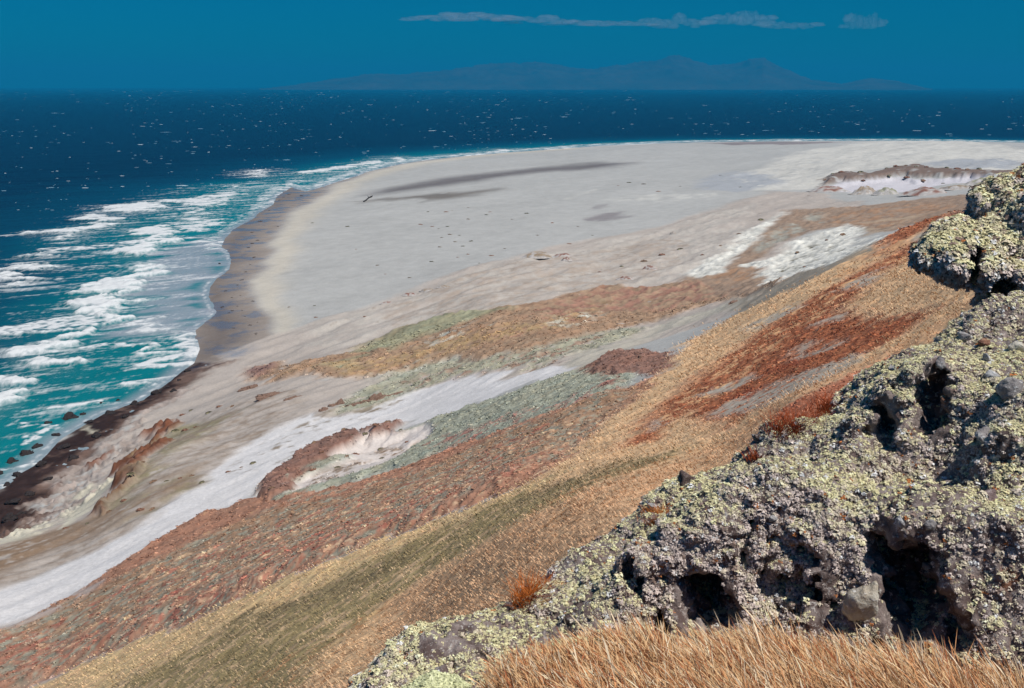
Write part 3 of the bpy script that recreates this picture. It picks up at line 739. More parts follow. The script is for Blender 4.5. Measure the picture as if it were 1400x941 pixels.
# ------------------------------------------------------------------ the island across the strait, clouds above it, and the air between
def build_far():
    R = 30000.0
    prof = [(360, 121), (400, 118), (450, 113), (510, 107), (560, 108), (620, 103), (680, 99), (740, 96), (790, 103), (830, 103), (870, 99), (920, 91), (955, 98), (1000, 101), (1042, 94), (1075, 104), (1110, 113), (1150, 117), (1190, 112), (1225, 114), (1270, 121)]
    pu, pv = np.array(prof, float).T
    nu, nd = 420, 70
    U, T = np.meshgrid(np.linspace(355, 1275, nu), np.linspace(0, 1, nd), indexing='ij')
    az, _ = ray(U, 122); d = R - 3500 + 7000 * T
    x, y = d * np.sin(az), d * np.cos(az)
    hp = (121.5 - np.interp(U, pu, pv)) * 1.28 / F * R
    rid = np.sin(np.clip(T * 1.0, 0, 1) * math.pi) ** 0.8
    n = fbm2(x / 1600, y / 1600, 5, 700, 0.55); rg = 1 - np.abs(fbm2(x / 900, y / 1500, 4, 720)) * 2
    z = hp * rid * (0.90 + 0.38 * n + 0.20 * rg) - 10 + 14 * (rid > 0.02)
    cm = np.clip(0.5 + 0.5 * fbm2(x / 1200, y / 700, 4, 740) * 1.8, 0, 1).ravel()[:, None]
    c = (alb(120, 104, 84) * cm + alb(208, 178, 160) * (1 - cm)) * 0.26
    nb = Nodes('island_ground')
    b = nb.n('ShaderNodeBsdfPrincipled', {'Base Color': nb.mix(nb.noise(nb.pos(), 0.004, 5), nb.attr('Col'), (0.03, 0.035, 0.035)), 'Roughness': 1.0, 'Specular IOR Level': 0.0})
    o = np_mesh('island_hills', np.stack([x.ravel(), y.ravel(), z.ravel()], 1), grid_faces(nu, nd)[:, ::-1], {'Col': c}, True, nb.surface(b.outputs[0]))
    tag(o, kind='structure')
    # clouds: flat heaps of vapour far beyond the strait
    nb = Nodes('cloud_vapour')
    vol = nb.n('ShaderNodeVolumePrincipled', {'Color': (0.96, 0.95, 0.97, 1), 'Density': CLOUD_DENSITY, 'Anisotropy': 0.1})
    nb.t.links.new(vol.outputs[0], nb.out.inputs['Volume'])
    mat = nb.m
    RC = 60000.0
    clouds = [
        (1180, 34, 24, 8, 'small rounded cloud puff standing alone at the right end of the row'),
        (1012, 31, 40, 8, 'broad low cloud with a humped middle, second from the right end'),
        (1085, 37, 34, 4, 'thin flat cloud sliver bridging the rounded puff and the humped cloud'),
        (918, 34, 36, 7, 'soft oval cloud left of the humped cloud, over the island summit'),
        (735, 30, 46, 4, 'long thin bright cloud streak left of the oval cloud'),
        (630, 26, 70, 4, 'long faint cloud streak at the left end of the row'),
        (820, 33, 60, 3, 'very faint flat cloud between the bright streak and the oval cloud'),
    ]
    for u, v, w, h, lab in clouds:
        w *= 1.25; h *= 1.5
        c0 = at_d(u, v, RC); s = RC / F
        V = []; Fc = []
        nb_ = 15
        for i in range(nb_):
            q = (i + 0.5) / nb_ * 2 - 1
            cx = q * w * s * 0.85; rz = h * s * (0.55 + 0.6 * rng.random()) * (1 - 0.6 * q * q); rx = w * s * rng.uniform(.12, .3)
            ns, nl = 16, 10
            th, ph = np.meshgrid(np.linspace(0, 2 * math.pi, ns, endpoint=False), np.linspace(0.02, math.pi - 0.02, nl), indexing='ij')
            dxn, dyn, dzn = np.sin(ph) * np.cos(th), np.sin(ph) * np.sin(th), np.cos(ph)
            k = 1 + 0.35 * perlin3(dxn * 2 + i * 5, dyn * 2, dzn * 2, 12 + int(u))
            zz = np.where(dzn > 0, dzn, dzn * 0.35) * rz * k
            i0 = len(V)
            V += list(np.stack([(cx + dxn * rx * k).ravel(), (dyn * rx * 1.2 * k).ravel(), (zz + rng.uniform(-.25, .45) * h * s).ravel()], 1))
            idx = np.arange(ns * nl).reshape(ns, nl) + i0
            nx = np.roll(idx, -1, 0)
            Fc += list(np.stack([idx[:, :-1], nx[:, :-1], nx[:, 1:], idx[:, 1:]], -1).reshape(-1, 4))
            Fc += [(idx[j, 0], idx[(j + 1) % ns, 0], idx[(j + 2) % ns, 0], idx[(j + 3) % ns, 0]) for j in ()]
        o = np_mesh('cloud', np.array(V), np.array(Fc)[:, ::-1], None, True, mat)
        o.location = c0
        tag(o, lab, 'cloud', 'clouds in a row above the island')
    # the haze
    import bmesh
    bm = bmesh.new(); bmesh.ops.create_cube(bm, size=1.0)
    me = bpy.data.meshes.new('haze'); bm.to_mesh(me); bm.free()
    o = bpy.data.objects.new('haze', me); COL.objects.link(o)
    o.scale = (2 * 27000, SEA_R * 1.02 + 400, 800 + 16); o.location = (0, (SEA_R * 1.02 - 400) / 2, (800 - 16) / 2)
    nb = Nodes('haze_air')
    vol = nb.n('ShaderNodeVolumePrincipled', {'Color': (*HAZE_COL, 1), 'Density': HAZE, 'Anisotropy': 0.0})
    nb.t.links.new(vol.outputs[0], nb.out.inputs['Volume'])
    me.materials.append(nb.m)
    tag(o, kind='stuff')


HAZE, HAZE_COL, CLOUD_DENSITY = 6.0e-5, (0.012, 0.39, 0.76), 4e-4
build_far()

# ------------------------------------------------------------------ rock: solid fields turned into meshes
def surface_nets(Fv, origin, h):
    """mesh of the zero level of a sampled field (negative inside)"""
    nx, ny, nz = Fv.shape
    s = Fv < 0
    cnt = np.zeros((nx - 1, ny - 1, nz - 1), np.int8)
    for i in (0, 1):
        for j in (0, 1):
            for k in (0, 1):
                cnt += s[i:nx - 1 + i, j:ny - 1 + j, k:nz - 1 + k]
    act = (cnt > 0) & (cnt < 8)
    idx = np.full(act.shape, -1, np.int32); c = np.argwhere(act); idx[act] = np.arange(len(c))
    P = np.zeros((len(c), 3)); W = np.zeros(len(c))
    cor = [(i, j, k) for i in (0, 1) for j in (0, 1) for k in (0, 1)]
    val = {q: Fv[c[:, 0] + q[0], c[:, 1] + q[1], c[:, 2] + q[2]] for q in cor}
    for a in cor:
        for ax in range(3):
            if a[ax] == 0:
                b = list(a); b[ax] = 1; b = tuple(b)
                va, vb = val[a], val[b]
                m = (va < 0) != (vb < 0)
                t = np.where(m, va / (va - vb + 1e-12), 0)
                p = np.tile(np.array(a, float), (len(c), 1)); p[:, ax] = t
                P[m] += p[m]; W[m] += 1
    V = (c + P / W[:, None]) * h + origin
    faces = []
    for ax in range(3):
        sl0 = [slice(None)] * 3; sl1 = [slice(None)] * 3
        sl0[ax] = slice(0, -1); sl1[ax] = slice(1, None)
        ch = s[tuple(sl0)] != s[tuple(sl1)]
        e = np.argwhere(ch)
        o1, o2 = [q for q in range(3) if q != ax]
        e = e[(e[:, o1] > 0) & (e[:, o2] > 0) & (e[:, o1] < Fv.shape[o1] - 1) & (e[:, o2] < Fv.shape[o2] - 1)]
        if not len(e):
            continue
        def cell(d1, d2):
            q = e.copy(); q[:, o1] -= d1; q[:, o2] -= d2
            return idx[q[:, 0], q[:, 1], q[:, 2]]
        f = np.stack([cell(1, 1), cell(0, 1), cell(0, 0), cell(1, 0)], 1)
        ins = s[e[:, 0], e[:, 1], e[:, 2]]
        if ax == 1:
            ins = ~ins
        f[~ins] = f[~ins][:, ::-1]
        faces.append(f)
    return V, np.vstack(faces)


def vnormals(V, Fc):
    q = V[Fc]
    n = np.cross(q[:, 2] - q[:, 0], q[:, 3 if Fc.shape[1] > 3 else 1] - q[:, 1 if Fc.shape[1] > 3 else 0])
    if Fc.shape[1] == 3:
        n = np.cross(q[:, 1] - q[:, 0], q[:, 2] - q[:, 0])
    N = np.zeros_like(V)
    for k in range(Fc.shape[1]):
        np.add.at(N, Fc[:, k], n)
    return N / (np.linalg.norm(N, axis=1)[:, None] + 1e-12)


def ellf(X, Y, Z, u, v, d, ru, rv, rd):
    """rough distance to an ellipsoid given by where it is seen and its size there (ru, rv in picture points, rd in metres of depth)"""
    c = at_d(u, v, d); s = math.sqrt(d * d + (CAMZ - c[2]) ** 2) / F
    az, _ = ray(u, v); ca, sa = math.cos(az), math.sin(az)
    a = ((X - c[0]) * ca - (Y - c[1]) * sa) / (ru * s); b = ((X - c[0]) * sa + (Y - c[1]) * ca) / rd; e = (Z - c[2]) / (rv * s)
    r = np.sqrt(a * a + b * b + e * e)
    return (r - 1) * min(ru * s, rv * s, rd)


def smin(a, b, k):
    h = np.clip(0.5 + 0.5 * (b - a) / k, 0, 1)
    return b + (a - b) * h - k * h * (1 - h)


def rough_field(Fv, X, Y, Z, seed, amp=1.0):
    band = np.abs(Fv) < 0.45
    x, y, z = X[band], Y[band], Z[band]
    n = 0.20 * perlin3(x / 1.0, y / 1.0, z / .8, seed) + 0.11 * (0.5 - np.abs(perlin3(x / .38, y / .38, z / .38, seed + 1))) + 0.05 * perlin3(x / .16, y / .16, z / .16, seed + 2) + 0.022 * perlin3(x / .075, y / .075, z / .075, seed + 3)
    Fv[band] = Fv[band] + amp * n.astype(Fv.dtype)
    return Fv


def rock_material(name, base, pale, dark, orange=True):
    nb = Nodes(name)
    p = nb.pos()
    n1 = nb.noise(p, 5.0, 6, 0.65); n2 = nb.noise(p, 1.3, 4, 0.6); n3 = nb.noise(p, 22.0, 5, 0.7)
    c = nb.mix(nb.ramp(n1, 0.42, 0.60), dark, base)
    c = nb.mix(nb.ramp(n3, 0.56, 0.66), c, pale)
    if orange:
        n4 = nb.n('ShaderNodeTexNoise', {'Vector': nb.n('ShaderNodeMapping', {'Vector': p, 'Location': (31, 7, 3)}).outputs[0], 'Scale': 2.3, 'Detail': 5.0}).outputs['Fac']
        c = nb.mix(nb.ramp(n4, 0.66, 0.74, 0, 0.7), c, (0.30, 0.12, 0.05))
    hh = nb.math('ADD', nb.math('MULTIPLY', n1, 0.6), nb.math('MULTIPLY', n3, 0.5))
    bmp = nb.n('ShaderNodeBump', {'Strength': 1.0, 'Distance': 0.05, 'Height': hh})
    b = nb.n('ShaderNodeBsdfPrincipled', {'Base Color': c, 'Roughness': 0.95, 'Specular IOR Level': 0.15, 'Normal': bmp.outputs[0]})
    return nb.surface(b.outputs[0])


def leaf_material(name, rough=0.9, thin=0.06):
    nb = Nodes(name)
    c = nb.attr('Col')
    b = nb.n('ShaderNodeBsdfPrincipled', {'Base Color': c, 'Roughness': rough, 'Specular IOR Level': 0.15})
    t = nb.n('ShaderNodeBsdfTranslucent', {'Color': c})
    return nb.surface(nb.n('ShaderNodeMixShader', {0: thin, 1: b.outputs[0], 2: t.outputs[0]}).outputs[0])


ROCK = rock_material('lichen_rock', (0.28, 0.23, 0.215), (0.50, 0.47, 0.45), (0.12, 0.085, 0.078))
LEAF = leaf_material('lichen_tufts')
GRASS = leaf_material('dry_grass_blades', 0.75)


def tuft_shape(nt, seed, flat=0.7):
    r = np.random.default_rng(seed)
    out = []
    for _ in range(nt):
        dr = r.normal(size=3); dr[2] = abs(dr[2]) * 0.9 + 0.05; dr /= np.linalg.norm(dr)
        c = dr * r.uniform(0.45, 0.95) * np.array([1, 1, flat])
        nn = dr * 0.7 + r.normal(0, 0.32, 3) + [0, 0, 0.6]; nn /= np.linalg.norm(nn)
        a = r.normal(size=3); a -= nn * a.dot(nn); a /= np.linalg.norm(a); b = np.cross(nn, a)
        s = r.uniform(0.28, 0.5)
        out.append([c + a * s, c - a * s * .5 + b * s * .87, c - a * s * .5 - b * s * .87])
    return np.array(out).reshape(-1, 3)


def frames(N):
    """three axes per normal"""
    ref = np.where(np.abs(N[:, 2:3]) < 0.9, [[0., 0., 1.]], [[1., 0., 0.]])
    t = np.cross(ref, N); t /= np.linalg.norm(t, axis=1)[:, None]
    return t, np.cross(N, t)


def scatter_tufts(name, P, N, size, cols, parent=None, protos=5, nt=22, flat=0.7, seed=0, shade=0.22, mat=None):
    Vs, Cs = [], []
    T, B = frames(N)
    an = rng.uniform(0, 2 * math.pi, len(P)); ca, sa = np.cos(an)[:, None], np.sin(an)[:, None]
    T, B = T * ca + B * sa, B * ca - T * sa
    pick = rng.integers(0, protos, len(P))
    for k in range(protos):
        S = tuft_shape(nt, seed * 31 + k, flat)
        i = pick == k
        if not i.any():
            continue
        V = P[i][:, None] + size[i][:, None, None] * (S[None, :, 0:1] * T[i][:, None] + S[None, :, 1:2] * B[i][:, None] + S[None, :, 2:3] * N[i][:, None])
        jit = np.repeat(rng.normal(1, shade, (i.sum(), nt)).clip(0.4, 1.7), 3, axis=1)
        Vs.append(V.reshape(-1, 3)); Cs.append((cols[i][:, None] * jit[:, :, None]).reshape(-1, 3))
    V = np.concatenate(Vs); C = np.concatenate(Cs).clip(0.003, 0.85)
    return np_mesh(name, V, np.arange(len(V)).reshape(-1, 3), {'Col': C}, False, mat or LEAF, parent)


def sample_mesh(V, Fc, n, wfun=None):
    q = V[Fc]
    nn = np.cross(q[:, 2] - q[:, 0], q[:, -1] - q[:, 1]); ar = np.linalg.norm(nn, axis=1) / 2; nn = nn / (2 * ar[:, None] + 1e-12)
    w = ar if wfun is None else ar * wfun(q.mean(1), nn)
    i = rng.choice(len(Fc), n, p=w / w.sum())
    a, b = rng.random(n)[:, None], rng.random(n)[:, None]
    p = (q[i, 0] * (1 - a) + q[i, 1] * a) * (1 - b) + (q[i, -1] * (1 - a) + q[i, 2] * a) * b
    return p, nn[i]


def lichen_colours(P, N, seed):
    up = N[:, 2]
    a = fbm2(P[:, 0] * 1.1 + P[:, 2], P[:, 1] * 1.1, 3, seed)
    r = rng.random(len(P))
    yg, gy, lv, wh, og, br = (alb(222, 216, 172), alb(192, 184, 152), alb(200, 187, 182), alb(228, 230, 232), alb(178, 116, 72), alb(138, 120, 112))
    k = np.clip((up - 0.25) * 1.6 + a * 0.9, 0, 1)[:, None]
    c = lv * (1 - k) + (yg * (0.5 + 0.5 * rng.random((len(P), 1))) + gy * 0.4) / 1.15 * k
    c = np.where((r < 0.07)[:, None], br, c); c = np.where(((r > 0.14) & (r < 0.18) & (a < 0.35))[:, None], wh, c); c = np.where((r > 0.985)[:, None], og, c)
    return c * rng.normal(1.36, 0.12, (len(P), 1)).clip(0.6, 1.7)


def hull_points(u0, rows):
    return [(u, v, d) for u, v, d in rows]


RIDGE = [(455, 960, 7.2), (480, 934, 7.4), (560, 870, 8.0), (640, 834, 8.4), (690, 812, 8.6), (750, 792, 8.7), (800, 744, 9.2), (870, 699, 9.7), (930, 655, 10.2), (1000, 614, 10.7), (1060, 580, 11.0), (1110, 560, 11.2), (1170, 519, 11.4), (1220, 484, 11.6),
         (1280, 449, 11.8), (1330, 420, 12.1), (1400, 387, 12.6), (1550, 330, 13.2)]
BODY = [(520, 915, 7.6), (600, 880, 7.8), (700, 850, 8.2), (690, 880, 7.8), (760, 830, 8.4), (800, 790, 8.6), (830, 768, 8.35), (900, 742, 8.3), (960, 722, 8.25), (1040, 690, 8.3), (1110, 716, 8.15), (1180, 698, 8.25), (1240, 718, 8.15), (1310, 745, 8.05), (1400, 762, 8.0), (1550, 780, 8.0),
        (900, 712, 9.0), (1000, 660, 9.3), (1100, 640, 9.2), (1200, 640, 9.1), (1300, 660, 8.8), (1400, 680, 8.5), (1550, 690, 8.4), (1050, 610, 10.2), (1120, 590, 10.2), (1150, 612, 9.7), (1200, 612, 9.65), (1250, 612, 9.65), (1300, 620, 9.4), (1350, 622, 9.1), (1400, 622, 8.95),
        (1160, 545, 10.8), (1200, 520, 10.45), (1240, 492, 10.3), (1275, 486, 10.2), (1300, 520, 10.0), (1350, 590, 9.2), (1400, 592, 9.05), (1350, 562, 9.6), (1400, 560, 9.4), (1350, 500, 10.4), (1400, 500, 10.2), (1340, 450, 11.3), (1400, 440, 11.3), (1550, 560, 9.3), (1550, 430, 11.3)]
FOOT = [(470, 960, 6.9), (560, 935, 7.25), (640, 912, 7.4), (720, 900, 7.6), (800, 890, 7.85), (880, 885, 7.95), (960, 880, 7.9), (1050, 875, 7.95), (1150, 872, 7.9), (1240, 880, 7.85), (1320, 890, 7.8), (1400, 895, 7.75), (1550, 905, 7.7)]
CAVES = [(1236, 818, 7.95, 40, 66, .75), (1205, 764, 8.1, 18, 42, .5), (1262, 850, 7.9, 40, 40, .6), (1296, 866, 7.85, 22, 34, .4), (965, 842, 7.95, 44, 42, .8), (860, 790, 8.2, 12, 24, .3), (876, 818, 8.1, 13, 30, .35), (902, 846, 8.0, 14, 36, .4),
         (1026, 735, 8.2, 10, 34, .26), (1046, 775, 8.1, 13, 44, .3), (1066, 812, 8.05, 11, 36, .3), (1094, 800, 8.05, 10, 46, .28), (1122, 815, 8.0, 15, 46, .35), (640, 894, 7.6, 26, 8, .3), (668, 880, 7.75, 14, 8, .25), (595, 920, 7.4, 32, 8, .3),
         (1211, 580, 9.85, 16, 29, .6), (1196, 603, 9.75, 18, 7, .3), (1276, 550, 9.9, 21, 45, .7), (1272, 592, 9.75, 22, 14, .4), (1330, 616, 9.2, 14, 9, .2), (1374, 614, 9.0, 10, 13, .2)]


def build_outcrop():
    pts = [at_d(*p) for p in BODY + FOOT + RIDGE]
    for u, v, d in RIDGE:
        p = at_d(u, v, d); az, _ = ray(u, v)
        for k, dzz in ((0.7, 0.5), (1.6, 2.4), (3.2, 5.0)):
            pts.append(np.array([p[0] + k * (math.sin(az) * .8 - .45), p[1] + k * .85 * math.cos(az), p[2] - dzz]))
    for u, v, d in FOOT:
        p = at_d(u, v, d); az, _ = ray(u, v)
        pts.append(np.array([p[0] - 0.5 * math.sin(az), p[1] - 0.5 * math.cos(az), p[2] - 0.45])); pts.append(np.array([p[0] - 1.6 * math.sin(az), p[1] - 1.6 * math.cos(az), p[2] - 1.2]))
    pts.append(np.array([-2.5, 7.0, 102.5])); pts.append(np.array([-3.0, 5.0, 102.5]))
    pts = np.array(pts)
    h = 0.025
    lo = np.array([-1.9, 6.0, 104.2]); hi = np.array([7.6, 14.2, 108.6])
    n = ((hi - lo) / h).astype(int)
    gx, gy, gz = (lo[i] + h * np.arange(n[i]) for i in range(3))
    w = tps_fit(pts[:, :2], pts[:, 2], 0.0006)
    X2, Y2 = np.meshgrid(gx, gy, indexing='ij')
    H = tps_eval(pts[:, :2], w, np.c_[X2.ravel(), Y2.ravel()]).reshape(X2.shape)
    gHx, gHy = np.gradient(H, h)
    k = 1 / np.sqrt(1 + np.minimum(gHx ** 2 + gHy ** 2, 9))
    X, Y, Z = (a.astype(np.float32) for a in np.meshgrid(gx, gy, gz, indexing='ij'))
    Fv = ((Z - H[:, :, None]) * k[:, :, None]).astype(np.float32)
    Fv = smin(Fv, ellf(X, Y, Z, 1240, 566, 9.72, 22, 46, .20).astype(np.float32), 0.06)
    Fv = rough_field(Fv + np.float32(0.07), X, Y, Z, 5)
    for cv in CAVES:
        cv = (*cv[:5], cv[5] * 1.6)
        c = ellf(X, Y, Z, *cv).astype(np.float32)
        b = np.abs(c) < 0.3
        c[b] += 0.13 * perlin3(X[b] / .25, Y[b] / .25, Z[b] / .25, 77) + 0.07 * perlin3(X[b] / .11, Y[b] / .11, Z[b] / .11, 78)
        Fv = -smin(-Fv, c, 0.04)
    V, Fc = surface_nets(Fv, lo, h)
    V = V + vnormals(V, Fc) * (0.022 * perlin3(V[:, 0] / .07, V[:, 1] / .07, V[:, 2] / .07, 9) + 0.012 * perlin3(V[:, 0] / .035, V[:, 1] / .035, V[:, 2] / .035, 19))[:, None]
    o = np_mesh('rock_outcrop', V, Fc, None, True, ROCK)
    tag(o, 'long lichen covered rock outcrop with black hollows along its foot behind the dry grass', 'rock')

    def wf(c, nn):
        a = fbm2(c[:, 0] * .8 + c[:, 2] * .7, c[:, 1] * .8 - c[:, 2] * .4, 3, 810)
        facing = (nn[:, 0] * c[:, 0] + nn[:, 1] * c[:, 1] + nn[:, 2] * (c[:, 2] - CAMZ)) < 0.25 * np.linalg.norm(c - [0, 0, CAMZ], axis=1)
        return (0.4 + 1.0 * ss(-0.35, 0.25, a)) * (0.35 + 0.65 * ss(-0.5, 0.3, nn[:, 2])) * (0.06 + facing) * (c[:, 2] > 104.4)
    P, N = sample_mesh(V, Fc, 200000, wf)
    inside = np.zeros(len(P), bool)
    for cv in CAVES:
        if cv[3] < 15 and cv[1] > 620:
            continue
        inside |= ellf(P[:, 0], P[:, 1], P[:, 2], *cv[:5], cv[5] * 1.7) < 0.012
    kp = ~inside | (rng.random(len(P)) < .06)
    P, N = P[kp], N[kp]
    N2 = N * 0.5 + [0.22, -0.20, 0.70]; N2 /= np.linalg.norm(N2, axis=1)[:, None]
    size = rng.gamma(5, 0.0033, len(P)).clip(0.008, 0.045)
    l = scatter_tufts('lichen', P - N * 0.004, N2, size, lichen_colours(P, N, 820), o, 6, 13, 0.75, 3, 0.14)
    l['kind'] = 'stuff'
    return o, V, Fc


def build_nose():
    E = [(1308, 352, 15.0, 50, 28, .6), (1345, 340, 15.6, 64, 34, .9), (1400, 330, 16.4, 84, 52, 1.2), (1470, 340, 16.2, 100, 90, 1.3), (1306, 314, 15.9, 20, 16, .35), (1370, 292, 16.6, 48, 34, .7), (1412, 268, 17.0, 30, 26, .6), (1470, 250, 17.4, 60, 40, 1.0), (1310, 382, 15.0, 24, 11, .35),
         (1352, 358, 15.3, 40, 22, .5), (1352, 406, 15.6, 20, 30, .45), (1395, 372, 15.3, 36, 18, .5), (1430, 510, 16.5, 85, 170, 1.0), (1385, 480, 16.6, 60, 80, .8)]
    h = 0.045
    C = np.array([at_d(*e[:3]) for e in E])
    lo = C.min(0) - [1.1, 1.8, 2.2]; hi = C.max(0) + [1.4, 1.6, 1.0]
    lo[2] = 102.6
    n = ((hi - lo) / h).astype(int)
    X, Y, Z = (a.astype(np.float32) for a in np.meshgrid(*(lo[i] + h * np.arange(n[i]) for i in range(3)), indexing='ij'))
    Fv = None
    for e in E:
        f = ellf(X, Y, Z, *e).astype(np.float32)
        Fv = f if Fv is None else smin(Fv, f, 0.12)
    Fv = rough_field(Fv, X, Y, Z, 25)
    for cv in [(1332, 362, 14.9, 15, 26, .55), (1372, 392, 15.0, 24, 22, .6), (1385, 350, 14.8, 10, 7, .25), (1312, 330, 14.6, 10, 7, .25)]:
        Fv = -smin(-Fv, ellf(X, Y, Z, *cv).astype(np.float32), 0.05)
    V, Fc = surface_nets(Fv, lo, h)
    o = np_mesh('overhanging_rock', V, Fc, None, True, ROCK)
    tag(o, 'jutting lichen crusted rock with a blunt overhanging nose above the rust slope', 'rock')

    def wf(c, nn):
        facing = (nn[:, 0] * c[:, 0] + nn[:, 1] * c[:, 1] + nn[:, 2] * (c[:, 2] - CAMZ)) < 3
        return (0.4 + ss(-0.3, 0.3, fbm2(c[:, 0], c[:, 1] + c[:, 2], 3, 830))) * (0.5 + 0.5 * ss(-0.6, 0.2, nn[:, 2])) * (0.05 + facing) * (c[:, 2] > 106)
    P, N = sample_mesh(V, Fc, 22000, wf)
    N2 = N * 0.5 + [0.22, -0.20, 0.70]; N2 /= np.linalg.norm(N2, axis=1)[:, None]
    l = scatter_tufts('lichen', P - N * 0.005, N2, rng.gamma(5, 0.0075, len(P)).clip(0.015, 0.09), lichen_colours(P, N, 840), o, 5, 20, 0.8, 4)
    l['kind'] = 'stuff'
    return o, V, Fc


OUT, OV, OF = build_outcrop()
NOSE, NV, NF = build_nose()
from mathutils.bvhtree import BVHTree
from mathutils import Vector
_BV = [BVHTree.FromPolygons(OV.tolist(), OF.tolist()), BVHTree.FromPolygons(NV.tolist(), NF.tolist())]


def hit(u, v):
    """nearest rock surface along a sight line"""
    q = at_d(u, v, 1.0) - [0, 0, CAMZ]; q = Vector(q).normalized()
    best = None
    for b in _BV:
        l, n, i, d = b.ray_cast(Vector((0, 0, CAMZ)), q)
        if l is not None and (best is None or d < best[2]):
            best = (np.array(l), np.array(n), d)
    return best


# ------------------------------------------------------------------ loose stones
def stone_mesh(name, r, seed, mat, squash=(1, 1, .7), sub=4, rough=0.22):
    import bmesh
    bm = bmesh.new(); bmesh.ops.create_icosphere(bm, subdivisions=sub, radius=1.0)
    V = np.array([v.co for v in bm.verts])
    g = np.random.default_rng(seed)
    for _ in range(14):                       # broken facets
        n = g.normal(size=3); n /= np.linalg.norm(n); k = g.uniform(0.5, 0.85)
        over = V @ n - k
        V = V - np.outer(np.maximum(over, 0) * 0.85, n)
    V = V * (1 + rough * perlin3(V[:, 0] * 1.6, V[:, 1] * 1.6, V[:, 2] * 1.6, seed)[:, None] + rough * .45 * perlin3(V[:, 0] * 6, V[:, 1] * 6, V[:, 2] * 6, seed + 1)[:, None] + rough * .2 * perlin3(V[:, 0] * 14, V[:, 1] * 14, V[:, 2] * 14, seed + 2)[:, None])
    V = V * np.array(squash) * r
    for v, c in zip(bm.verts, V):
        v.co = c
    me = bpy.data.meshes.new(name); bm.to_mesh(me); bm.free()
    me.polygons.foreach_set('use_smooth', np.ones(len(me.polygons), bool))
    me.materials.append(mat)
    o = bpy.data.objects.new(name, me); COL.objects.link(o)
    return o


WHITE_STONE = rock_material('pale_stone', (0.48, 0.48, 0.48), (0.66, 0.67, 0.68), (0.26, 0.24, 0.24), False)
PURPLE_STONE = rock_material('mauve_stone', (0.24, 0.18, 0.18), (0.34, 0.28, 0.28), (0.16, 0.11, 0.11), False)
SAND_STONE = rock_material('sandy_stone', (0.60, 0.57, 0.50), (0.75, 0.73, 0.70), (0.42, 0.36, 0.28))
STONES = [  # where it is seen, size in picture points, material, squash, label
    (1353, 509, 13, WHITE_STONE, (1.2, .8, .7), 'flat white stone lying on brown rubble above the lichen bench'),
    (1380, 526, 19, WHITE_STONE, (1.1, .8, .8), 'largest white block on the rubble slope, by the right edge'),
    (1347, 588, 14, WHITE_STONE, (1.2, .8, .7), 'white stone set in the small cliff below the lichen bench'),
    (1284, 491, 9, WHITE_STONE, (.7, .7, 1.1), 'upright white stone just above the right hand black hollow'),
    (1350, 488, 7, WHITE_STONE, (.9, .7, 1.0), 'small chipped white stone in rubble, higher than the flat white stone'),
    (1221, 501, 6, WHITE_STONE, (1, .8, .8), 'small white stone on the ridge crest beside rust grass'),
    (1319, 457, 10, WHITE_STONE, (1.1, .8, .7), 'grey white stone half sunk in lichen near the ridge crest'),
    (1344, 467, 9, rock_material('orange_stone', (0.36, 0.20, 0.13), (0.48, 0.34, 0.26), (0.22, 0.11, 0.08), False), (1.1, .8, .7), 'orange stained stone between white stones on the rubble slope'),
    (1388, 473, 11, SAND_STONE, (1.1, .8, .8), 'tan stone with orange lichen at the right edge of the rubble'),
    (1172, 806, 27, SAND_STONE, (.8, .6, 1.15), 'big pale sandy boulder leaning beside the largest black hollow'),
    (1351, 676, 15, PURPLE_STONE, (1.2, .8, .7), 'smooth mauve stone resting on the green lichen slope'),
    (1271, 712, 9, WHITE_STONE, (1.1, .8, .8), 'white stone on the lip right above the largest black hollow'),
    (1231, 710, 7, WHITE_STONE, (.8, .7, 1.1), 'small upright white stone left of another on the hollow lip'),
    (1268, 773, 7, WHITE_STONE, (1, .8, .9), 'small white stone on the right wall of the largest hollow'),
    (1056, 706, 6, WHITE_STONE, (1, .8, .9), 'tiny bluish white stone above the streaked middle hollows'),
    (940, 640, 15, ROCK, (1.1, .9, 1.0), 'dark knobbly rock standing up on the ridge crest'),
    (893, 688, 8, WHITE_STONE, (1.2, .8, .6), 'dark flat stone with white top on the ridge crest by orange grass'),
    (697, 804, 10, ROCK, (.9, .8, 1.1), 'small rock knob left of the bright orange grass tuft'),
    (1037, 596, 9, ROCK, (1.2, .9, .8), 'low rock lump on the crest left of the rust coloured grass'),
]


def build_stones():
    for i, (u, v, s, mat, sq, lab) in enumerate(STONES):
        h = hit(u, v + s * 0.5) or hit(u, v + s * 1.4) or hit(u, v + s * 3)
        if h is None:
            continue
        p, n, d = h
        r = s * d / F * 1.1
        o = stone_mesh('boulder' if s > 25 else 'stone', r, 900 + i, mat, sq)
        o.location = Vector(p + n * r * 0.15 - (np.array([0, 0.10, 0]) if s > 25 else 0))
        o.rotation_euler = (rng.uniform(-.3, .3), rng.uniform(-.3, .3), rng.uniform(0, 6.28))
        tag(o, lab, 'boulder' if s > 25 else 'stone')


build_stones()


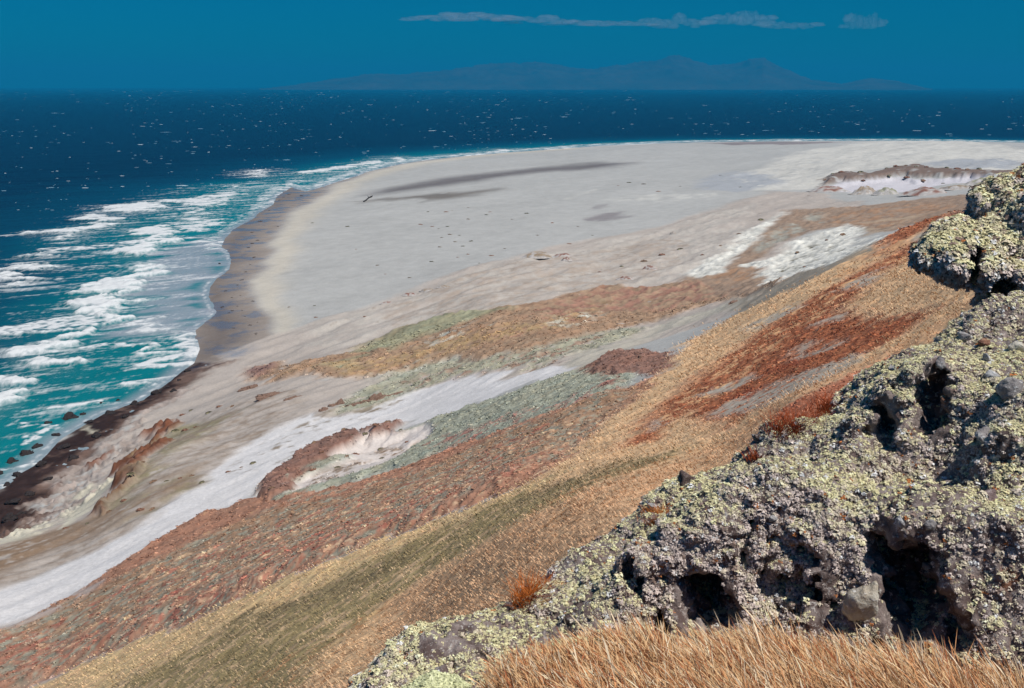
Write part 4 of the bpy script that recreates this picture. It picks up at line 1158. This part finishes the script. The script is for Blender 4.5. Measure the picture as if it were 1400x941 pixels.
# ------------------------------------------------------------------ grass
def blades(name, P, hgt, wid, lean, cols, seg=4, curl=0.35, seed_head=True, mat=None, lean_az=None, parent=None, faceaz=None):
    n = len(P)
    la = rng.normal(math.pi, 0.5, n) if lean_az is None else lean_az
    fa = rng.uniform(0, 2 * math.pi, n)
    tt = np.linspace(0, 1, seg + 1)
    V = np.zeros((n, seg + 1, 2, 3)); Cc = np.zeros((n, seg + 1, 2, 3))
    for k, t in enumerate(tt):
        off = lean * hgt * (t ** 1.7); zz = hgt * t * (1 - curl * lean * t * 0.5)
        c = P + np.stack([np.cos(la) * off, np.sin(la) * off, zz], 1)
        w = wid * (1 - t) ** 0.6
        if seed_head:
            w = w + wid * 0.9 * math.exp(-((t - 0.82) / 0.13) ** 2) * (seed_head if not isinstance(seed_head, bool) else 1)
        w = np.maximum(w, wid * 0.12)
        sx = np.stack([np.cos(fa) * w, np.sin(fa) * w, np.zeros(n)], 1)
        V[:, k, 0] = c - sx; V[:, k, 1] = c + sx
        g = 1.0
        Cc[:, k] = (cols * g)[:, None]
    base = (np.arange(n) * (seg + 1) * 2)[:, None, None]
    q = np.arange(seg)[None, :, None] * 2
    f = (base + q + np.array([0, 1, 3, 2])[None, None]).reshape(-1, 4)
    return np_mesh(name, V.reshape(-1, 3), f, {'Col': Cc.reshape(-1, 3).clip(0.003, .85)}, False, mat or GRASS, parent)


def gz(x, y):
    az, d = np.arctan2(x, y), np.hypot(x, y)
    return base_z(az, d)


def build_foreground_grass():
    n = 62000
    az = np.radians(rng.uniform(-8, 34, n)); d = 4.0 + 4.1 * rng.random(n) ** 0.8
    x, y = d * np.sin(az), d * np.cos(az)
    cl = fbm2(x * 2.2, y * 2.2, 3, 850)
    u = 700 + F * np.tan(az) * 0.84
    keep = (rng.random(n) < 0.35 + 0.9 * ss(-0.3, 0.3, cl)) & (u > 625 + 50 * cl + (d - 5.7) * 75 * (u < 930))
    x, y, d, cl, uu = x[keep], y[keep], d[keep], cl[keep], u[keep]; n = len(x)
    z = gz(x, y)
    tall = rng.uniform(0.10, 0.30, n) * (1 + 0.9 * cl).clip(.4, 1.7) * (0.85 + 0.25 * np.exp(-((x - 2.3) / 1.2) ** 2)) * (0.55 + 0.45 * ss(640, 960, uu))
    c1, c2, c3, c4 = alb(236, 198, 152), alb(222, 164, 116), alb(172, 104, 70), alb(244, 224, 194)
    r = rng.random((n, 1))
    c = np.where(r < .4, c1, np.where(r < .68, c2, np.where(r < .84, c3, c4))) * rng.normal(1, .14, (n, 1)).clip(.6, 1.4)
    o = blades('dry_grass', np.stack([x, y, z - 0.01], 1), tall, rng.uniform(0.0014, 0.0032, n), rng.uniform(0.15, 1.1, n), c, 5, 0.4, True, None, rng.normal(math.pi * 0.9, 0.7, n))
    i = rng.choice(n, 170, replace=False)
    q = blades('seed_stalks', np.stack([x[i], y[i], z[i]], 1), tall[i] + rng.uniform(.08, .2, 170), np.full(170, .0026), rng.uniform(.15, .7, 170), np.tile(c4, (170, 1)) * rng.normal(.95, .15, (170, 1)), 7, .3, 2.6, None, rng.normal(math.pi * .9, .5, 170), o)
    q['kind'] = 'stuff'
    tag(o, 'tall straw coloured dry grass leaning in the wind along the bottom edge', 'grass', kind='stuff')


def build_hill_grass():
    """straw clumps over the near hillside and plant mats over the lower slopes; both far beyond counting"""
    n = 170000
    az = np.radians(rng.uniform(-29, 30, n)); d = np.exp(rng.uniform(math.log(14), math.log(430), n))
    x, y = d * np.sin(az), d * np.cos(az)
    z, c, wet, M = ground_full(x, y, az, d)
    g = (M['grass'] > 0.45) & (rng.random(n) < 0.85) & (d < 300)
    i = np.flatnonzero(g)
    i = i[rng.random(len(i)) < np.clip(30000 / len(i), 0, 1)]
    per = 5
    P = np.repeat(np.stack([x[i], y[i], z[i]], 1), per, 0); dd = np.repeat(d[i], per)
    P[:, :2] += rng.normal(0, 1, (len(P), 2)) * (0.006 * dd + 0.06)[:, None]
    hgt = (0.07 + 0.0014 * dd) * rng.uniform(0.6, 1.4, len(P)); hgt = np.minimum(hgt, 0.75)
    c0 = np.repeat(c[i], per, 0); c0 = c0 * 0.9 + 0.10 * c0.mean(1, keepdims=True)
    cc = c0 * rng.normal(1.16, 0.07, (len(P), 1)).clip(.55, 1.6)
    la = rng.normal(math.radians(200), 0.5, len(P))
    o = blades('hillside_grass', P, hgt, (0.0006 * dd + 0.004) * rng.uniform(.7, 1.3, len(P)), rng.uniform(0.5, 1.2, len(P)), cc, 2, 0.5, False, None, la)
    tag(o, 'short tan grass combed by wind over the whole near hillside', 'grass', kind='stuff')
    v = (M['veg'] > 0.5) & (d > 55) & (M['grass'] < 0.6)
    i = np.flatnonzero(v)
    i = i[rng.random(len(i)) < np.clip(48000 / len(i), 0, 1)]
    P = np.stack([x[i], y[i], z[i]], 1)
    N = np.tile([0., 0., 1.], (len(P), 1)) + rng.normal(0, .12, (len(P), 3)); N /= np.linalg.norm(N, axis=1)[:, None]
    size = (0.0012 * d[i] + 0.04) * rng.gamma(4, .25, len(P)).clip(.4, 2.2)
    cc = c[i] * rng.normal(1.3, 0.13, (len(P), 1)).clip(.6, 1.6)
    o = scatter_tufts('low_plants', P, N, size, cc, None, 6, 9, 0.42, 8, 0.14, leaf_material('low_plant_leaves'))
    tag(o, 'mats of low rusty and grey green plants covering the lower slopes', 'plants', kind='stuff')


def build_tufts():
    """clumps of orange grass rooted in the rock"""
    T = [(728, 806, 34, 1.0, alb(196, 112, 52), 'bright orange grass tuft on the rock crest near the bottom centre', 260),
         (905, 696, 24, .8, alb(190, 116, 54), 'golden orange grass tuft on the crest beside the white topped stone', 180),
         (755, 886, 34, .6, alb(190, 98, 52), 'low orange grass tuft between the grey rock and the pale mossy mound', 220),
         (1090, 575, 40, .8, alb(160, 78, 44), 'wide rust red grass clump behind the crest left of the double hollow', 300),
         (1140, 548, 34, .8, alb(158, 76, 42), 'rust red grass clump climbing the crest towards the double hollow', 260),
         (1045, 612, 26, .6, alb(164, 84, 48), 'small rust red grass clump low on the crest beside the lump', 180)]
    for u, v, s, tall, c, lab, n in T:
        n = int(n * 2.2)
        h = hit(u, v + 8) or hit(u, v + 20)
        if h is None:
            continue
        p, nn, d = h; r = s * d / F * 0.8
        q = rng.normal(0, 0.5, (n, 2)) * r
        P = np.c_[q[:, 0], q[:, 1], np.full(n, -0.06)] + np.c_[np.zeros((n, 2)), -0.1 * np.hypot(q[:, 0], q[:, 1])]
        cc = c * rng.normal(1, .25, (n, 1)).clip(.5, 1.6)
        o = blades('grass_tuft', P, np.full(n, r * 1.3 * tall) * rng.uniform(.6, 1.2, n), np.full(n, .0032), rng.uniform(.5, 1.3, n), cc, 4, .5, False, None, np.arctan2(q[:, 1], q[:, 0]) * .6 + rng.normal(0, .8, n))
        o.location = Vector(p)
        tag(o, lab, 'grass tuft')


def build_mossy():
    for u, v, d, r, sq, lab in [(592, 944, 6.3, 44, (1.25, .8, .42), 'pale green mossy rock mound at the bottom edge left of the dry grass'), (800, 897, 7.0, 60, (1.2, .7, .3), 'low pale green mossy rock mound half buried in the dry grass')]:
        c = at_d(u, v, d); o = stone_mesh('mossy_rock', r * d / F, 980 + int(u), ROCK, sq, 5)
        o.location = Vector(c)
        n = len(o.data.vertices); V = np.empty(n * 3); o.data.vertices.foreach_get('co', V); V = V.reshape(-1, 3)
        Fc = np.array([list(p.vertices) for p in o.data.polygons])
        P, N = sample_mesh(V, Fc, 9000, lambda q, nn: (nn[:, 2] > -.2) * 1.0)
        N2 = N * .5 + [0, 0, .6]; N2 /= np.linalg.norm(N2, axis=1)[:, None]
        cc = alb(214, 218, 176) * rng.normal(1.2, .14, (len(P), 1))
        l = scatter_tufts('lichen', P, N2, rng.gamma(5, 0.0032, len(P)).clip(.008, .04), cc, o, 5, 13, .75, 6, .14); l['kind'] = 'stuff'
        tag(o, lab, 'rock')


build_mossy()
build_foreground_grass()
build_hill_grass()
build_tufts()

# ------------------------------------------------------------------ small things on the shore and the dunes
DARK_STONE = rock_material('wet_dark_rock', (0.045, 0.036, 0.035), (0.09, 0.08, 0.08), (0.02, 0.015, 0.015), False)
RED_STONE = rock_material('red_ledge_rock', (0.26, 0.17, 0.13), (0.40, 0.31, 0.26), (0.13, 0.075, 0.055), False)
KELP = leaf_material('kelp', 0.6)


def place(u, v):
    x, y = unproject([(u, v)])[0]
    z, c, w, M = ground_full(np.array([x]), np.array([y]), np.array([math.atan2(x, y)]), np.array([math.hypot(x, y)]))
    return np.array([x, y, float(z[0])]), math.hypot(x, y), c[0]


def build_kelp():
    spots = [(304, 420), (313, 428), (317, 407), (325, 419), (335, 433), (342, 445), (350, 458), (325, 390), (331, 383), (336, 372), (342, 362), (348, 352), (340, 339), (345, 333), (352, 329), (345, 318), (356, 303), (368, 288),
             (375, 276), (388, 270), (395, 266), (380, 310), (331, 425), (309, 398), (320, 449), (346, 412), (352, 441), (318, 425), (382, 274), (412, 268), (350, 456), (329, 404)]
    first = []
    for i in range(4):
        S = tuft_shape(26, 1200 + i, 0.22) * np.array([1.5, .7, 1.0])
        first.append(S)
    for i, (u, v) in enumerate(spots):
        p, d, _ = place(u, v)
        r = d / F * rng.uniform(1.1, 2.6)
        S = first[i % 4] * r
        cc = np.tile(alb(62, 46, 40), (len(S), 1)) * rng.normal(1, .2, (len(S), 1)).clip(.5, 1.5)
        o = np_mesh('kelp_clump', S, np.arange(len(S)).reshape(-1, 3), {'Col': cc}, False, KELP)
        o.location = Vector(p); o.rotation_euler = (0, 0, math.pi / 2 - WDIR - 0.5 + rng.normal(0, .4))
        tag(o, 'dark clump of kelp stranded on the brown wet sand', 'kelp', 'kelp clumps along the wet beach')


def log_mesh(name, pts, radii, mat):
    pts = np.array(pts, float); V, Fc = [], []
    for i, (p, r) in enumerate(zip(pts, radii)):
        t = pts[min(i + 1, len(pts) - 1)] - pts[max(i - 1, 0)]; t /= np.linalg.norm(t)
        a = np.cross(t, [0, 0, 1.0]); a /= np.linalg.norm(a); b = np.cross(a, t)
        for k in range(9):
            an = 2 * math.pi * k / 9
            V.append(p + (a * math.cos(an) + b * math.sin(an)) * r * (1 + 0.15 * math.sin(5 * k + 3 * i)))
        if i:
            for k in range(9):
                q = 9 * (i - 1)
                Fc.append((q + k, q + (k + 1) % 9, q + 9 + (k + 1) % 9, q + 9 + k))
    n = len(V); V += [pts[0], pts[-1]]
    for k in range(0, 9):
        Fc.append((n, k, (k + 1) % 9, n)); Fc.append((n + 1, n - 9 + (k + 1) % 9, n - 9 + k, n + 1))
    import bmesh
    bm = bmesh.new(); vs = [bm.verts.new(v) for v in V]
    for f in Fc:
        u = list(dict.fromkeys(f))
        bm.faces.new([vs[j] for j in u])
    bmesh.ops.recalc_face_normals(bm, faces=bm.faces)
    me = bpy.data.meshes.new(name); bm.to_mesh(me); bm.free(); me.materials.append(mat)
    o = bpy.data.objects.new(name, me); COL.objects.link(o)
    return o


def build_driftwood():
    WOOD = rock_material('weathered_wood', (0.07, 0.055, 0.05), (0.14, 0.12, 0.11), (0.03, 0.025, 0.02), False)
    a, d, _ = place(497.5, 276.5); b, _, _ = place(508, 269.5)
    s = d / F
    dv = (b - a)
    t = np.linspace(0, 1, 8)
    pts = [a + dv * k + np.array([0.6 * s * math.sin(7 * k), 0, 0.9 * s + 0.5 * s * math.sin(3 * k)]) for k in t]
    root = bpy.data.objects.new('driftwood', None); COL.objects.link(root)
    o = log_mesh('log', [p - a for p in pts], [1.0 * s, .9 * s, .75 * s, .8 * s, .7 * s, .75 * s, .9 * s, 1.1 * s], WOOD); o.parent = root
    m = pts[5] - a
    q = log_mesh('branch', [m, m + np.array([-1.5, .5, 1.6]) * s, m + np.array([-2.6, .8, 2.2]) * s], [.5 * s, .4 * s, .2 * s], WOOD); q.parent = root
    q = log_mesh('root_stub', [pts[-1] - a, pts[-1] - a + np.array([1.0, .3, 1.4]) * s], [.7 * s, .3 * s], WOOD); q.parent = root
    root.location = Vector(a)
    tag(root, 'dark crooked driftwood log lying on the grey sand at the tip of the dark streak', 'driftwood')


def build_shore_rocks():
    L = [(66, 581, 13), (92, 574, 16), (60, 590, 9), (112, 568, 10), (140, 553, 9), (160, 549, 8), (213, 538, 9), (228, 530, 8), (36, 622, 13), (14, 634, 14), (78, 596, 12), (122, 578, 12), (150, 566, 10), (182, 553, 9), (50, 612, 12), (-5, 650, 16), (24, 650, 12), (8, 664, 10), (55, 636, 10), (88, 612, 10), (245, 520, 7), (236, 536, 8), (256, 508, 6),
         (18, 690, 16), (40, 676, 12), (10, 712, 18), (28, 704, 14), (66, 656, 11), (100, 628, 10), (130, 598, 10), (170, 570, 9)]
    base = [stone_mesh('shore_rock', 1.0, 1300 + i, DARK_STONE, (1.25, 1, .75), 4, .6) for i in range(4)]
    for i, (u, v, s) in enumerate(L):
        o = base[i] if i < 4 else base[i % 4].copy()
        if i >= 4:
            COL.objects.link(o)
        p, d, _ = place(u, v)
        o.location = Vector(p); o.scale = [s * d / F * rng.uniform(.4, .75)] * 3; o.rotation_euler = (0, 0, math.pi / 2 - WDIR + rng.normal(0, .4))
        tag(o, 'dark wet rock among the surf and shingle at the foot of the low cliff', 'rock', 'dark shore rocks below the cliff')
    p, d, _ = place(300, 361.5)
    o = stone_mesh('boulder', 2.4 * d / F, 1400, DARK_STONE, (1.1, .9, .8)); o.location = Vector(p + [0, 0, .3])
    tag(o, 'lone black boulder standing in the thin grey swash', 'boulder')


def build_ledges():
    L = [(512, 547, 44, (1.0, .20, .26), 'long dark red rock ledge above the white sand sheet'), (462, 554, 16, (1.0, .35, .4), 'short red ledge at the left end of the long ledge'), (440, 563, 9, (.8, .7, 1.3), 'small upright rock stump standing in white sand'),
         (372, 541, 30, (1.0, .3, .26), 'pale orange layered ledge nearest the beach'), (345, 532, 16, (1.0, .4, .4), 'broken orange ledge end by the terrace rim'), (400, 545, 18, (1.0, .3, .26), 'low red ledge step right below the orange ledge'),
         (873, 498, 9, (.7, .5, .8), 'dark rock face at the end of the brown bluff'), (1005, 414, 12, (1.2, .5, .35), 'small maroon outcrop beside the pale track')]
    for i, (u, v, s, sq, lab) in enumerate(L):
        p, d, _ = place(u, v)
        o = stone_mesh('rock_ledge', s * d / F, 1500 + i, RED_STONE, sq, 5, .7)
        o.location = Vector(p - [0, 0, s * d / F * sq[2] * .35]); o.rotation_euler = (0.0, 0, math.pi / 2 - WDIR - .25)
        tag(o, lab, 'rock ledge')


def hummock(name, r, h, col, top, seed, label, group=None, stretch=1.7):
    n = 26
    a, b = np.meshgrid(np.linspace(-1.15, 1.15, n), np.linspace(-1.15, 1.15, n), indexing='ij')
    q = np.hypot(a, b) * (1 + 0.25 * perlin2(a * 1.5 + seed, b * 1.5, seed))
    z = h * np.clip(1 - q * q, 0, 1) ** 0.8 * (1 + .35 * perlin2(a * 4, b * 4, seed + 2)) - 0.03 * h
    V = np.stack([(a * r * stretch).ravel(), (b * r).ravel(), z.ravel()], 1)
    k = (ss(0.0, 0.8, perlin2(a * 3, b * 3, seed + 5) + 1.0 - q)).ravel()[:, None]
    cc = col * (1 - k) + top * k
    cc = cc * rng.normal(1, .1, (len(V), 1))
    f = grid_faces(n, n); keep = (q.ravel()[f] < 1.12).any(1)
    return np_mesh(name, V, f[keep], {'Col': cc}, True, HUM)


HUM = leaf_material('dune_plants', 0.95)


def build_hummocks():
    pl = alb(150, 134, 116) * 1.2; gr = alb(150, 150, 130) * 1.2; mr = alb(138, 100, 88) * 1.2; sa = alb(198, 194, 192)
    L = [(1183, 265, 15, 9, pl, 'rounded brown dune hummock in front of the white sand bowl, left one of a pair'), (1212, 266, 14, 8, gr, 'rounded green grey dune hummock in front of the white sand bowl'), (1268, 266, 24, 9, mr, 'long reddish plant covered hummock right of the two rounded ones'),
         (1134, 261, 20, 6, mr, 'low reddish mound at the left corner of the white sand bowl'), (1345, 252, 22, 7, gr, 'grey hummock beside the overhanging rock at the bowl end'), (1310, 259, 16, 5, pl, 'low grey brown hummock between the long one and the bowl end'),
         (735, 354, 17, 7, pl, 'brown topped dune knoll above the lavender blowout'), (770, 351, 11, 4, mr, 'small reddish dune knoll right of the brown topped one'), (774, 360, 6, 5, mr, 'dark peaked hump on the right side of the lavender blowout'),
         (585, 396, 9, 3.5, pl, 'small brown hummock on the dune edge, middle of three'), (608, 394, 8, 3, pl, 'small brown hummock on the dune edge, right of three'), (560, 402, 8, 3, mr, 'small reddish hummock on the dune edge, left of three'), (530, 413, 8, 2.5, mr, 'small reddish hummock on the dune edge toward the beach'),
         (888, 368, 8, 5, mr, 'purplish dune hump amid pale ridged sand'), (855, 382, 9, 4, mr, 'reddish dune hump low amid pale ridged sand'), (920, 320, 4, 3.5, pl, 'tiny pointed hummock high on the ridged sand')]
    for i, (u, v, w, h, c, lab) in enumerate(L):
        p, d, gc = place(u, v); s = d / F
        o = hummock('dune_hummock', w * s * .75, h * s * 1.0, sa, c, 1600 + i, lab)
        o.location = Vector(p); o.rotation_euler = (0, 0, rng.uniform(-.3, .3))
        tag(o, lab, 'hummock', 'plant covered hummocks among the dunes')
    protos = []
    spots = [(600, 313), (612, 310), (591, 310), (615, 321), (628, 322), (575, 307), (622, 331), (633, 337), (640, 348), (601, 338), (590, 358), (626, 352), (604, 325), (644, 330), (432, 434), (395, 420), (427, 305), (487, 341), (516, 363), (665, 294), (670, 290), (700, 300), (475, 310), (527, 375), (640, 284), (430, 418), (500, 435),
             (560, 380), (655, 360), (672, 350), (690, 340), (585, 290), (610, 290), (640, 300), (720, 292), (755, 305), (790, 310), (810, 322), (778, 333), (735, 322), (860, 250), (845, 254), (880, 252), (930, 255), (900, 262), (985, 240), (1012, 256)]
    for i, (u, v) in enumerate(spots):
        p, d, _ = place(u, v); s = d / F
        if i < 3:
            S = tuft_shape(60, 1700 + i, .35) * [1.6, 1, 1]
            cc = np.tile((alb(128, 112, 92), alb(120, 118, 92), alb(140, 104, 84))[i], (len(S), 1)) * rng.normal(1.1, .2, (len(S), 1)).clip(.5, 1.6)
            o = np_mesh('dune_plant', S, np.arange(len(S)).reshape(-1, 3), {'Col': cc}, False, HUM); protos.append(o)
        else:
            o = protos[i % 3].copy(); COL.objects.link(o)
        o.location = Vector(p); o.scale = [s * rng.uniform(1.0, 2.4)] * 3; o.rotation_euler = (0, 0, rng.normal(0, .4))
        tag(o, 'small dark plant clump dotted on the open pale sand flat', 'plant', 'plant clumps on the sand flat')

    bank = [(1128, 247), (1138, 244), (1150, 242), (1163, 241), (1176, 242), (1189, 241), (1200, 239), (1212, 236), (1224, 234), (1238, 233), (1252, 234), (1266, 235), (1280, 235), (1294, 236), (1308, 238), (1322, 239), (1338, 238), (1352, 237), (1368, 236), (1215, 243), (1240, 243), (1262, 246), (1290, 247), (1180, 247),
            (392, 655), (404, 642), (418, 632), (430, 618), (446, 606), (458, 602), (470, 600), (482, 606), (486, 618), (474, 630), (462, 640), (440, 632), (452, 622), (500, 596), (514, 594), (530, 590), (548, 588), (556, 600), (540, 612), (522, 618), (380, 668), (372, 682), (520, 606), (428, 650),
            (196, 640), (204, 622), (214, 612), (226, 600), (240, 592), (254, 588), (268, 586), (180, 664), (170, 684), (210, 660), (228, 658), (246, 654), (262, 650), (276, 660), (192, 698), (208, 694), (286, 566), (300, 558), (318, 556), (262, 562), (250, 570), (330, 640), (346, 634), (312, 646), (150, 700), (120, 716), (90, 724),
            (1090, 345), (1110, 338), (1130, 330), (1152, 322), (1070, 372), (1100, 366), (1140, 350), (1170, 340), (960, 352), (985, 340), (930, 344), (905, 352), (880, 360), (850, 366), (820, 372), (1010, 322), (1040, 300)]
    for i, (u, v) in enumerate(bank):
        p, d, _ = place(u, v); s = d / F
        if i < 3:
            S = tuft_shape(70, 1750 + i, .5) * [1.6, 1, 1]
            cc = np.tile((alb(150, 122, 100), alb(140, 134, 108), alb(140, 106, 90))[i], (len(S), 1)) * rng.normal(1.1, .2, (len(S), 1)).clip(.5, 1.6)
            o = np_mesh('shrub_clump', S, np.arange(len(S)).reshape(-1, 3), {'Col': cc}, False, HUM); protos.append(o)
        else:
            o = protos[3 + i % 3].copy(); COL.objects.link(o)
        o.location = Vector(p); o.scale = [s * rng.uniform(1.6, 4.2)] * 3; o.rotation_euler = (0, 0, rng.normal(.9, .4))
        tag(o, 'low brownish shrub clump on a crumbling dune bank or pale eroded ground', 'shrub', 'shrub clumps on the eroded banks')


build_kelp()
build_driftwood()
build_shore_rocks()
build_ledges()
build_hummocks()

# ------------------------------------------------------------------ light, sky, camera
SUN_EL, SUN_AZ = math.radians(59), math.radians(128)      # high sun, to the right and a little behind


def light_and_camera():
    w = bpy.data.worlds.new('World'); SC.world = w; w.use_nodes = True
    t = w.node_tree; t.nodes.clear()
    sky = t.nodes.new('ShaderNodeTexSky'); sky.sky_type = 'NISHITA'; sky.sun_disc = False
    sky.sun_elevation = SUN_EL; sky.sun_rotation = SUN_AZ
    sky.altitude = 100; sky.air_density = 1.0; sky.dust_density = 0.3; sky.ozone_density = 4.0
    tint = t.nodes.new('ShaderNodeMix'); tint.data_type = 'RGBA'; tint.blend_type = 'MULTIPLY'
    tint.inputs[0].default_value = 1; tint.inputs[7].default_value = (*SKY_TINT, 1)
    bg = t.nodes.new('ShaderNodeBackground'); bg.inputs['Strength'].default_value = SKY_STRENGTH
    out = t.nodes.new('ShaderNodeOutputWorld')
    t.links.new(sky.outputs[0], tint.inputs[6]); t.links.new(tint.outputs[2], bg.inputs['Color']); t.links.new(bg.outputs[0], out.inputs[0])
    L = bpy.data.lights.new('sun', 'SUN'); L.energy = 4.5; L.angle = math.radians(0.53); L.color = (1.0, 0.95, 0.87)
    lo = bpy.data.objects.new('sun', L); COL.objects.link(lo)
    from mathutils import Vector
    dv = Vector((math.sin(SUN_AZ) * math.cos(SUN_EL), math.cos(SUN_AZ) * math.cos(SUN_EL), math.sin(SUN_EL)))
    lo.rotation_euler = dv.to_track_quat('Z', 'Y').to_euler()
    c = bpy.data.cameras.new('camera'); co = bpy.data.objects.new('camera', c); COL.objects.link(co)
    c.sensor_width = 36.0; c.lens = 36.0 * F / CW; c.clip_start = 0.1; c.clip_end = 300000
    co.location = (0, 0, CAMZ); co.rotation_euler = (math.pi / 2 - PITCH, 0, 0)
    SC.camera = co
    SC.view_settings.view_transform = 'Standard'; SC.view_settings.look = 'None'; SC.view_settings.gamma = 1.0
    SC.view_settings.exposure = 0.0; SC.view_settings.use_curve_mapping = False
    SC.render.engine = 'CYCLES'
    cy = SC.cycles
    cy.use_denoising = True; cy.max_bounces = 6; cy.diffuse_bounces = 2; cy.glossy_bounces = 2; cy.volume_bounces = 0; cy.transparent_max_bounces = 8
    cy.use_adaptive_sampling = True; cy.adaptive_threshold = 0.02
    SC.render.use_persistent_data = False


SKY_TINT = (0.0, 0.54, 0.94)
SKY_STRENGTH = 0.05
light_and_camera()
